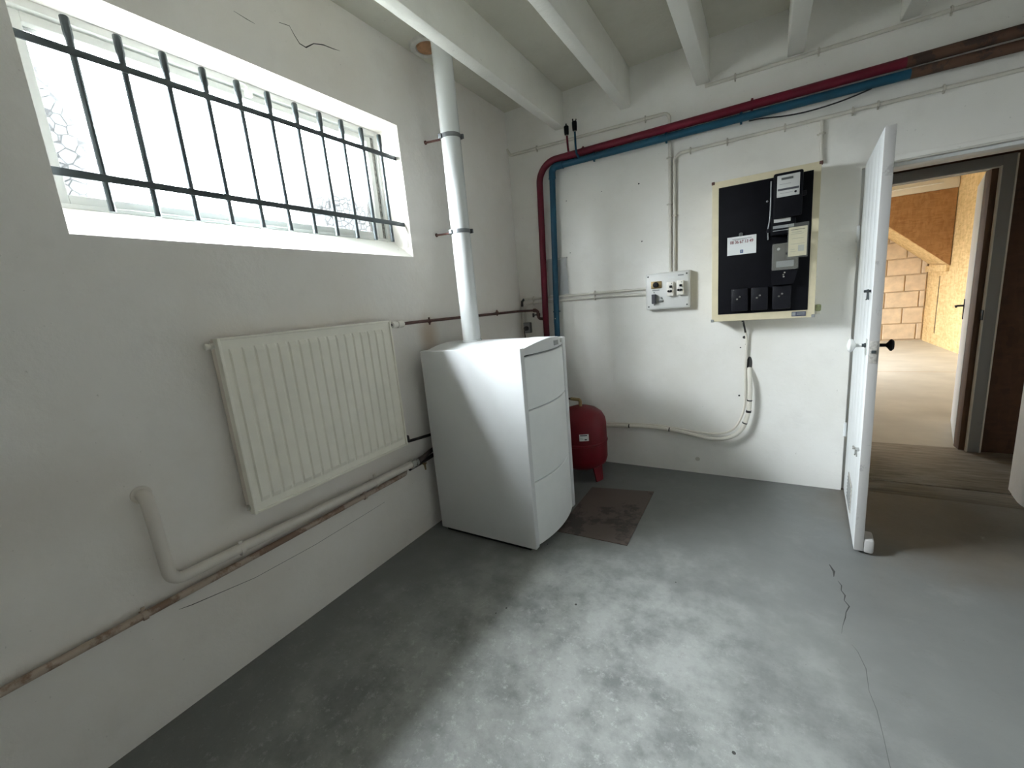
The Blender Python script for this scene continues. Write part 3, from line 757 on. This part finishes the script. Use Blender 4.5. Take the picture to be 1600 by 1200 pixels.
link('plate', box(.036, .094, BY - .038, BY - .032, 1.136, 1.216, bev=.003), 'grey', t)
link('plug', lathe([(.020, 0), (.020, .022), (.014, .032), (0, .034)], (.066, BY - .038, 1.172), (0, -1, 0), 20), 'cable', t)
link('plug_cord', tube(smooth([(.066, BY - .066, 1.168), (.060, BY - .075, 1.145), (.055, BY - .06, 1.10), (.06, BY - .06, .95)]), .0045, 8), 'cable', t)

t = thing('loose_cable', 'thin black cable sagging below the blue pipe', 'cable', (2.05, PY, 2.35))
link('cable', tube(smooth([(1.74, PY, 2.368), (1.81, PY - .004, 2.362), (1.92, PY - .004, 2.344), (2.03, PY - .004, 2.336), (2.15, PY - .004, 2.341), (2.25, PY - .002, 2.355), (2.32, PY, 2.370)], 8), .004, 8), 'cable', t)

t = thing('cable_bundle', 'thick white taped cable curving from wall hole down and left to tank', 'cable', (1.77, BY, .8))
KP = [(1.769, BY - .002, .818), (1.770, BY - .022, .790), (1.774, BY - .040, .74), (1.777, BY - .048, .666), (1.772, BY - .052, .53), (1.735, BY - .055, .398), (1.66, BY - .055, .325), (1.56, BY - .05, .299), (1.442, BY - .04, .312), (1.30, BY - .03, .332), (1.18, BY - .024, .343), (1.018, BY - .022, .345), (.744, BY - .02, .331), (.4, BY - .02, .322)]
link('cable', tube(smooth(KP, 7), .0145, 14), 'cablew', t)
KP2 = [(1.727, BY - .10, 1.162), (1.735, BY - .05, 1.10), (1.748, BY - .022, 1.04), (1.750, BY - .016, .95), (1.746, BY - .014, .80), (1.748, BY - .018, .62), (1.735, BY - .03, .50), (1.68, BY - .04, .385), (1.58, BY - .04, .340), (1.44, BY - .03, .336), (1.30, BY - .02, .350), (1.1, BY - .012, .363), (.744, BY - .012, .350), (.4, BY - .012, .342)]
link('thin_cable', tube(smooth(KP2, 7), [.005] * 8 + [.0075] * (7 * 13 + 1 - 8), 10), 'cablew', t)
link('upper_tail', tube(smooth([(1.727, BY - .10, 1.165), (1.733, BY - .07, 1.125), (1.742, BY - .035, 1.07)]), .0062, 8), 'cable', t)
link('cord_grip', lathe([(.008, 0), (.010, .008), (.005, .02)], (1.727, BY - .10, 1.165), (0, 0, -1), 10), 'cable', t)
def wrap(p, d, r, h): return lathe([(r - .002, -h), (r, -h), (r, h), (r - .002, h)], p, d, 16)
for p, d, r, h in (((1.7755, BY - .0505, .60), (-.02, 0, -1), .0165, .004), ((1.771, BY - .0525, .522), (-.1, 0, -1), .0168, .008), ((1.749, BY - .0548, .437), (-.3, 0, -1), .0165, .004), ((1.24, BY - .027, .3385), (-1, 0, .09), .0162, .004), ((.93, BY - .0212, .3415), (-1, 0, -.05), .0162, .004)):
    link('tape', wrap(p, d, r, h), 'cable', t)

t = thing('plastic_pouch', 'clear plastic document pouch hung behind the blue pipe', 'pouch', (.375, BY, 1.42))
b = bmesh.new(); nx, nz = 14, 18; random.seed(3)
P = [[b.verts.new((.288 + .182 * i / nx, BY - .012 - .004 * math.sin(i * 1.7 + j * .6) * math.sin(j * .9 + 1) - .003 * random.random(), 1.432 + .285 * j / nz + .006 * math.sin(i * .6))) for i in range(nx + 1)] for j in range(nz + 1)]
for j in range(nz):
    for i in range(nx): b.faces.new((P[j][i], P[j][i + 1], P[j + 1][i + 1], P[j + 1][i]))
bmesh.ops.solidify(b, geom=b.faces[:], thickness=.0012)
link('film', b, 'film', t, 60)
link('folded_sheet', box(.395, .456, BY - .007, BY - .003, 1.44, 1.60), 'paper', t)
link('top_strip', box(.286, .472, BY - .018, BY - .004, 1.716, 1.728, bev=.002), 'pale', t)

# ================================================================== switch box
O = BY - .062
t = thing('switch_box', 'pale grey switch box with two toggle breakers left of meter board', 'switch box', (1.25, BY, 1.27))
link('case', box(1.098, 1.400, O, BY, 1.262, 1.520, bev=.006), 'boxgrey', t)
link('face_plate', box(1.108, 1.390, O - .004, O + .002, 1.272, 1.510, bev=.002), 'boxface', t)
for x in (1.118, 1.380):
    for z in (1.284, 1.498): link('screw', lathe([(.006, 0), (.006, .003), (0, .004)], (x, O - .004, z), (0, -1, 0), 10), 'socket', t)
pl = link('dial_plate', box(1.138, 1.212, O - .010, O - .003, 1.412, 1.462, bev=.002), 'brass', t)
link('dial', lathe([(.020, 0), (.020, .008), (.014, .012), (.014, .018), (.006, .020), (0, .019)], (1.172, O - .010, 1.438), (0, -1, 0), 22), 'black', pl)
link('tag', box(1.146, 1.196, O - .006, O - .003, 1.396, 1.403), 'grey', t)
sw = link('relay', box(1.146, 1.172, O - .040, O - .003, 1.305, 1.372, bev=.003), 'inkb', t)
link('relay_screw', lathe([(.004, 0), (.004, .004), (0, .005)], (1.158, O - .004, 1.384), (0, -1, 0), 8), 'socket', t)
link('relay_screw', lathe([(.004, 0), (.004, .004), (0, .005)], (1.158, O - .004, 1.296), (0, -1, 0), 8), 'socket', t)
link('lever', box(1.186, 1.222, O - .012, O - .003, 1.312, 1.326, bev=.002), 'socket', t)
link('button', lathe([(.007, 0), (.007, .008), (0, .010)], (1.207, O - .004, 1.342), (0, -1, 0), 12), 'grey', t)
for x0, z0 in ((1.252, 1.352), (1.318, 1.355)):
    q = link('breaker', box(x0, x0 + .044, O - .040, O - .003, z0, z0 + .098, bev=.003), 'knob', t)
    link('toggle', box(x0 + .020, x0 + .036, O - .056, O - .038, z0 + .056, z0 + .072, bev=.003), 'black', q)
    for dx in (.013, .029): link('fuse_cap', lathe([(.0075, 0), (.0075, .014), (.005, .017), (0, .017)], (x0 + dx, O - .040, z0 + .034), (0, -1, 0), 14), 'black', q)
    link('screw', lathe([(.003, 0), (.003, .002), (0, .002)], (x0 + .033, O - .040, z0 + .086), (0, -1, 0), 8), 'socket', q)
link('nameplate', box(1.256, 1.296, O - .006, O - .003, 1.474, 1.488), 'paper', t)
link('nameplate', box(1.318, 1.364, O - .006, O - .003, 1.472, 1.484), 'paper', t)
link('tag', box(1.322, 1.360, O - .006, O - .003, 1.487, 1.494), 'grey', t)

# ================================================================== meter board
O = BY - .17
t = thing('meter_board', 'cream framed black electricity board hung on the back wall', 'meter board', (1.83, BY, 1.16))
link('box_frame', box(1.548, 2.106, O, BY, 1.160, 2.030, bev=.004), 'cream', t)
link('back_panel', box(1.586, 2.071, O - .004, O + .002, 1.206, 1.990, bev=.001), 'board', t)
for x, z in ((1.552, 1.166), (1.554, 2.024), (2.100, 1.168), (2.104, 2.022)):
    b = bmesh.new(); bx(b, x - .009, x + .009, O - .004, O + .03, z - .009, z + .009, .003); tube_into(b, [(x, O - .003, z), (x, O - .009, z)], .005, 8)
    link('corner_clip', b, 'rustrod' if z > 2 else 'grey', t)
# notice
nt = link('notice', box(1.637, 1.796, O - .007, O - .0045, 1.574, 1.684), 'paper', t); nt['label'] = 'white notice with red telephone number'
text_mesh('08 36 67 13 49', .026, (1.7165, O - .0076, 1.650), 'ink', nt, 'number', sx=.80)
link('heading', box(1.665, 1.770, O - .0074, O - .0068, 1.668, 1.671), 'grey', nt)
link('heading', box(1.672, 1.745, O - .0074, O - .0068, 1.6635, 1.6655), 'grey', nt)
lg = link('logo', box(1.709, 1.726, O - .0078, O - .0068, 1.583, 1.602, bev=.0003, seg=1), 'inkblue', nt)
link('logo_mark', box(1.7135, 1.7215, O - .0082, O - .0076, 1.587, 1.598), 'paper', lg).data.materials[0] = MT['grey']
link('hook', lathe([(.012, 0), (.010, .01), (0, .012)], (1.712, O - .004, 1.694), (0, -1, 0), 14), 'socket', t)
# electricity meter
mt = link('meter', box(1.876, 2.018, O - .100, O - .003, 1.745, 1.990, bev=.010), 'board', t)
link('meter_window', box(1.894, 2.002, O - .104, O - .098, 1.858, 1.974, bev=.002), 'pale', mt)
link('counter', box(1.914, 1.970, O - .106, O - .103, 1.948, 1.960), 'socket', mt)
link('print', box(1.898, 1.998, O - .1055, O - .103, 1.892, 1.903), 'inkb', mt)
link('print', box(1.910, 1.975, O - .1055, O - .103, 1.877, 1.879), 'grey', mt)
link('print', box(1.905, 1.96, O - .1055, O - .103, 1.925, 1.927), 'grey', mt)
link('seal_screw', lathe([(.006, 0), (.006, .004), (0, .005)], (1.983, O - .104, 1.876), (0, -1, 0), 12), 'black', mt)
link('side_flange', box(2.012, 2.040, O - .03, O - .003, 1.86, 1.885, bev=.004), 'black', mt)
link('meter_wire', tube(smooth([(1.866, O - .012, 1.97), (1.866, O - .02, 1.85), (1.864, O - .02, 1.76), (1.856, O - .016, 1.70), (1.858, O - .010, 1.64)]), .004, 8), 'grey', t)
link('stud', lathe([(.006, 0), (.005, .012), (0, .014)], (1.848, O - .004, 1.862), (0, -1, 0), 10), 'grey', t)
# tariff relay under the meter
rl = link('relay', box(1.868, 1.992, O - .070, O - .003, 1.655, 1.762, bev=.008), 'board', t)
link('relay_label', box(1.884, 1.966, O - .0725, O - .069, 1.726, 1.748), 'pale', rl)
link('relay_label', box(1.880, 1.984, O - .0725, O - .069, 1.692, 1.708), 'grey', rl)
link('relay_label', box(1.880, 1.984, O - .0725, O - .069, 1.678, 1.682), 'grey', rl)
link('knob', lathe([(.012, 0), (.012, .014), (0, .016)], (1.858, O - .02, 1.69), (0, -1, 0), 14), 'black', rl)
# main breaker with clear cover
db = link('main_breaker', box(1.882, 2.010, O - .065, O - .003, 1.455, 1.605, bev=.006), 'smoke', t)
link('clear_cover', box(1.878, 2.014, O - .074, O - .0655, 1.452, 1.608, bev=.003), 'clear', db)
link('rating_plate', box(1.902, 1.990, O - .0685, O - .064, 1.470, 1.505), 'grey', db)
link('trip_button', lathe([(.008, 0), (.008, .006), (0, .007)], (1.912, O - .065, 1.575), (0, -1, 0), 12), 'pale', db)
link('trip_button', lathe([(.008, 0), (.008, .006), (0, .007)], (1.955, O - .065, 1.545), (0, -1, 0), 12), 'black', db)
link('terminal_cover', prism([(1.876, O - .062, 1.452), (2.012, O - .062, 1.452), (1.992, O - .062, 1.368), (1.884, O - .062, 1.368)], (0, .058, 0)), 'board', db)
for dx, dz in ((0, 0), (.006, .012), (.002, -.012)): link('lead_seal', lathe([(.005, 0), (.005, .006), (0, .007)], (1.94 + dx, O - .062, 1.425 + dz), (0, -1, 0), 10), 'chrome', db)
# card in plastic sleeve
cd = link('inspection_card', box(1.958, 2.046, O - .108, O - .1065, 1.523, 1.684), 'card', t)
link('card_sleeve', box(1.952, 2.052, O - .1125, O - .1085, 1.514, 1.705, bev=.001), 'clear', cd)
link('print', box(1.968, 2.034, O - .1086, O - .108, 1.668, 1.671), 'inkb', cd)
for z, a, b_ in ((1.655, 1.972, 2.02), (1.645, 1.97, 2.03), (1.620, 1.975, 2.03), (1.590, 1.968, 2.036), (1.560, 1.97, 1.99), (1.548, 1.97, 1.995)):
    link('print', box(a, b_, O - .1085, O - .108, z, z + .0018), 'grey', cd)
link('print', box(2.005, 2.034, O - .1083, O - .108, 1.548, 1.582), 'pale', cd)
link('card_post', box(2.01, 2.03, O - .107, O - .003, 1.64, 1.66), 'black', cd)
# three fuse covers
for x0, x1 in ((1.664, 1.758), (1.774, 1.866), (1.888, 1.984)):
    fc = link('fuse_cover', box(x0, x1, O - .032, O - .003, 1.222, 1.364, bev=.006), 'black', t)
    xm = (x0 + x1) / 2 - .004
    for dx, dz in ((.006, .008), (-.010, -.006)): link('seal', lathe([(.006, 0), (.006, .005), (0, .006)], (xm + dx, O - .032, 1.305 + dz), (0, -1, 0), 10), 'chrome', fc)
mp = link('maker_plate', box(1.992, 2.063, O - .003, O + .001, 1.170, 1.198), 'navy', t)
link('plate_mark', box(1.995, 2.012, O - .0036, O - .0028, 1.174, 1.194), 'grey', mp)
for z in (1.188, 1.180): link('plate_mark', box(2.018, 2.058, O - .0036, O - .0028, z, z + .003), 'grey', mp)
t = thing('cable_clip', 'small green-white plastic clip beside meter board lower right corner', 'clip', (2.14, BY, 1.17))
link('body', box(2.122, 2.152, BY - .025, BY, 1.185, 1.225, bev=.006), 'green', t)
link('foot', box(2.128, 2.150, BY - .018, BY, 1.165, 1.188, bev=.004), 'knob', t)

# ================================================================== floor plate
t = prism([(.778, 2.105, 0.0005), (1.212, 2.116, 0.0005), (1.207, 2.831, 0.0005), (.775, 2.751, 0.0005)], (0, 0, .004))
tag(link('floor_plate', t, 'mat'), 'rusty brown sheet lying on the floor in front of tank', 'metal sheet')

# ================================================================== door standing open
HXY = Vector((2.323, 3.264)); FXY = Vector((2.266, 2.492)); dv = (FXY - HXY).normalized(); nv = Vector((-dv.y, dv.x))  # nv points +x
if nv.x < 0: nv = -nv
LEN = (FXY - HXY).length; TH = .038
def dpt(s, n, z): p = HXY + dv * s + nv * n; return Vector((p.x, p.y, z))
def dbox(s0, s1, n0, n1, z0, z1, bev=0.):
    bm = bmesh.new(); bx(bm, s0, s1, n0, n1, z0, z1, bev)
    for v in bm.verts: v.co = dpt(v.co.x, v.co.y, v.co.z)
    return bm
t = thing('door_1', 'white painted plank door standing open into the boiler room', 'door', (HXY.x, HXY.y, 0), None, 'structure')
NP = 5
for k in range(NP):
    s0, s1 = .004 + (LEN - .010) * k / NP, .004 + (LEN - .010) * (k + 1) / NP
    link('plank', dbox(s0 + .0004, s1 - .0004, 0, TH, .018, 1.992, .0012), 'door', t)
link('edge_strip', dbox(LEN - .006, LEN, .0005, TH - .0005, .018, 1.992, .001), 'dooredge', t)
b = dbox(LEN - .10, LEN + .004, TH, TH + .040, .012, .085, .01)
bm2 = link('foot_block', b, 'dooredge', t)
vt = link('vent_grille', dbox(.285, .505, -.004, .001, .085, .245, .001), 'vent', t)
for k in range(7): link('slat', dbox(.30, .49, -.007, -.003, .10 + k * .02, .106 + k * .02), 'grey', vt)
# knobs and lock
sk = LEN - .075; kz = 1.055
link('escutcheon', dbox(sk - .018, sk + .018, -.004, 0, kz - .045, kz + .03, .002), 'pale', t)
kb = link('knob', lathe([(.009, 0), (.009, .022), (.012, .024), (.022, .028), (.031, .036), (.033, .044), (.028, .051), (.012, .055), (0, .0555)], dpt(sk, -.020, kz), tuple(dpt(0, -1, 0) - dpt(0, 0, 0)), 24), 'porcelain', t)
kb['label'] = 'white porcelain knob'
link('knob_neck', lathe([(.011, 0), (.011, .010), (.008, .012), (.008, .022)], dpt(sk, 0, kz), tuple(dpt(0, -1, 0) - dpt(0, 0, 0)), 16), 'iron', kb)
kb = link('knob', lathe([(.008, 0), (.008, .030), (.014, .036), (.026, .044), (.028, .050), (.020, .058), (0, .060)], dpt(sk, TH, kz), tuple(dpt(0, 1, 0) - dpt(0, 0, 0)), 24), 'black', t)
kb['label'] = 'black knob on the far face'
lk = link('lock_plate', dbox(LEN - .001, LEN + .002, .004, TH - .006, kz - .075, kz + .03, .001), 'vent', t)
link('latch_bolt', dbox(LEN, LEN + .008, .010, TH - .012, kz - .028, kz - .014, .002), 'iron', lk)
for z, s in ((1.31, LEN - .07), (.53, LEN - .085)):
    b = bmesh.new(); tube_into(b, [dpt(s, 0, z), dpt(s, -.026, z)], .006, 8)
    tube_into(b, [dpt(s + .02, -.012, z + .004), dpt(s - .03, -.020, z)], .005, 8)
    tube_into(b, smooth([dpt(s - .008, -.012, z), dpt(s - .012, -.012, z - .035), dpt(s - .022, -.014, z - .04)]), .003, 6)
    tube_into(b, [dpt(s + .006, -.010, z), dpt(s + .008, -.008, z - .04)], .003, 6)
    link('hook_latch', b, 'iron' if z > 1 else 'chrome', t)
for z in (.42, 1.62):
    b = bmesh.new(); tube_into(b, [dpt(-.004, -.012, z - .045), dpt(-.004, -.012, z + .045)], .009, 10)
    link('hinge', b, 'door', t)
# timber frame lining the opening
b = bmesh.new(); bx(b, 2.3102, 2.332, BY + .03, BY + .11, 0, DZ - .001, .002)
bx(b, 2.332, 3.14, BY + .03, BY + .11, DZ - .020, DZ - .001, .002)
struct('trim_1', b, 'door', 'painted wooden door lining in the thick wall', 'trim')
b = bmesh.new(); bx(b, 2.33, XR - .01, BY - .010, BY, 1.985, 2.012, .003)
struct('trim_2', b, 'wall', 'plastered ledge along the lintel above the doorway', 'trim')

# ================================================================== passage and second doorway
bm = bmesh.new(); bx(bm, 2.2, 3.7, 3.309, 3.518, -.12, -.002, .003)
struct('threshold', bm, 'stone', 'worn brown threshold slab in the thick doorway', 'threshold')
bm = bmesh.new(); bx(bm, 2.2, 3.7, 3.521, 4.352, -.12, .002, .002)
struct('floor_passage', bm, 'vest', 'rough brown boarded floor strip between the two doorways', 'floor')
bm = bmesh.new(); bx(bm, 2.15, 2.25, BY + .32, 4.30, -.1, 2.5)
struct('wall_passage_left', bm, 'wall', 'plastered side of the narrow passage, hidden by the door', 'wall')
bm = bmesh.new(); bx(bm, 3.62, 3.72, BY + .32, 4.30, -.1, 2.5)
struct('wall_passage_right', bm, 'wall', 'plastered right side of the narrow passage', 'wall')
bm = bmesh.new(); bx(bm, 2.15, 3.72, BY + .32, 4.32, 2.4, 2.5)
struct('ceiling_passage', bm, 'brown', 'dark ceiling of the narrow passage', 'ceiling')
# partition carrying the second doorway
bm = bmesh.new()
bx(bm, 3.252, 4.7, 4.30, 4.40, -.1, 2.9); bx(bm, .5, 2.34, 4.30, 4.40, -.1, 2.9); bx(bm, 2.34, 3.252, 4.30, 4.40, 2.078, 2.9)
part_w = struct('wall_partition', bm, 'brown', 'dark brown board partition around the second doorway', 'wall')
t = thing('door_frame', 'grey painted frame of the second doorway with pale chipped edges', 'door frame', (2.8, 4.3, 0), None, 'structure')
for nm, a, c in (('jamb', 3.188, 3.252), ('jamb', 2.34, 2.40)):
    link(nm, box(a, c, 4.275, 4.41, 0, 2.078, bev=.002), 'frame_grey', t)
link('head', box(2.40, 3.188, 4.275, 4.41, 2.010, 2.078, bev=.002), 'frame_grey', t)
link('jamb_edge', box(3.180, 3.188, 4.272, 4.30, 0, 2.012), 'frame_edge', t)
link('jamb_edge', box(3.250, 3.258, 4.268, 4.30, 0, 2.072), 'frame_edge', t)
link('head_edge', box(2.40, 3.18, 4.274, 4.30, 2.004, 2.010), 'frame_edge', t)
link('rebate', box(3.150, 3.188, 4.31, 4.405, 0, 2.008, bev=.002), 'frame_brown', t)
link('strike_plate', box(3.174, 3.182, 4.262, 4.30, .99, 1.06, bev=.002), 'iron', t)
# second door leaf, open into the store room
H2 = Vector((3.150, 4.412)); F2 = Vector((3.325, 5.12)); d2 = (F2 - H2).normalized(); n2 = Vector((d2.y, -d2.x))
if n2.x < 0: n2 = -n2
L2 = (F2 - H2).length
def d2box(s0, s1, n0, n1, z0, z1, bev=0.):
    bm = bmesh.new(); bx(bm, s0, s1, n0, n1, z0, z1, bev)
    for v in bm.verts:
        p = H2 + d2 * v.co.x + n2 * v.co.y; v.co = Vector((p.x, p.y, v.co.z))
    return bm
t = thing('door_2', 'pale door with black lever handle, swung open into store room', 'door', (H2.x, H2.y, 0), None, 'structure')
link('leaf', d2box(0, L2, 0, .038, .012, 2.0, .002), 'door', t)
b = d2box(L2 - .085, L2 - .045, -.006, 0, .93, 1.10, .002)
hp = link('handle_plate', b, 'iron', t)
b = d2box(L2 - .073, L2 - .057, -.05, -.004, 1.036, 1.052, .003); b2 = d2box(L2 - .19, L2 - .057, -.058, -.044, 1.037, 1.051, .003)
link('lever', b, 'iron', hp); link('lever', b2, 'iron', hp)

# ================================================================== store room beyond
SX0, SX1, SY1, SZ = .70, 4.50, 11.0, 2.85
bm = bmesh.new(); bx(bm, .5, 4.8, 4.355, 11.3, -.12, 0)
ff = struct('floor_store', bm, 'far_floor', 'pale dusty screed floor of the store room', 'floor')
link('joint', box(1.0, 4.49, 7.60, 7.615, -.001, .0012), 'mortar', ff)
bm = bmesh.new(); bx(bm, .5, 4.8, 4.40, 11.3, SZ, SZ + .1)
struct('ceiling_store', bm, 'farwall', 'pale ceiling of the store room', 'ceiling')
bm = bmesh.new(); bx(bm, SX1, SX1 + .12, 4.40, SY1 + .1, -.1, SZ)
osbw = struct('wall_store_right', bm, 'osb', 'golden chipboard-panelled wall of the store room', 'wall')
link('hatch', box(SX1 - .012, SX1, 10.36, 10.88, .21, 1.205, bev=.002), 'osb', osbw)
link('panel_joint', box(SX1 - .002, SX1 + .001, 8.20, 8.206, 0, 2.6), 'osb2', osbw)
b = bmesh.new(); bx(b, SX1 - .004, SX1 + .001, 10.345, 10.358, .20, 1.215); link('hatch_gap', b, 'crack', osbw)
link('rail', box(SX1 - .05, SX1, 9.95, SY1 - .01, 1.29, 1.40, bev=.002), 'osb', osbw)
bm = bmesh.new()
bx(bm, SX0 - .2, SX0, 4.40, 8.1, -.1, SZ); bx(bm, SX0 - .2, SX0, 9.1, 11.3, -.1, SZ); bx(bm, SX0 - .2, SX0, 8.1, 9.1, 2.05, SZ); bx(bm, SX0 - .2, SX0, 8.1, 9.1, -.1, 1.35)
struct('wall_store_left', bm, 'farwall', 'pale store room wall with a small opening to daylight', 'wall')
bm = bmesh.new(); bx(bm, .5, 4.8, SY1 + .02, SY1 + .2, -.1, SZ)
bw = struct('wall_store_back', bm, 'mortar', 'sand-coloured block wall at the back of store room', 'wall')
BLW, BLH = .50, .312; random.seed(5)
me_blk = None
for r in range(9):
    z = .02 + r * BLH
    x = 4.49 - (BLW * .62 if r % 2 else BLW * .18)
    xs = [(x, 4.49)]
    while x > 1.0: xs.append((x - BLW, x)); x -= BLW
    for a, c in xs:
        d = random.uniform(-.006, .006)
        b = bmesh.new(); bx(b, a + .009, c - .009, SY1 - .004 + d, SY1 + .03, z + .009, z + BLH - .009, .008, 1)
        link('block', b, 'block', bw)
# boxed-in stair soffit
sl = [(4.49, 9.90, 1.380), (4.49, 9.90, 2.58), (1.2, 9.90, 2.58)]
sx = 4.49 - (2.58 - 1.38) / .902
poly = [(4.49, 9.90, 1.380), (4.49, 9.90, 2.58), (sx, 9.90, 2.58)]
t = thing('stair_bulkhead', 'orange chipboard boxing under the stairs with sloping lower edge', 'bulkhead', (4.0, 9.9, 1.38))
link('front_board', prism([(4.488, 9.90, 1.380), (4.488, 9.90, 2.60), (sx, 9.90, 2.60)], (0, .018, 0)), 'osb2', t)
link('soffit_board', prism([(4.488, 9.918, 1.380), (4.488, 9.918, 1.41), (sx, 9.918, 2.63), (sx - .03, 9.918, 2.60)], (0, SY1 - 9.925, .06)), 'osb', t)
t = thing('ceiling_edge_trim', 'white boxed beam above the chipboard stair boxing', 'beam', (3.5, 9.88, 2.6))
link('beam', box(1.0, 4.49, 9.86, 9.96, 2.602, 2.80, bev=.004), 'farwall', t)
link('conduit', tube([(1.0, 9.852, 2.70), (4.3, 9.852, 2.70)], .012, 8), 'frame_edge', t)
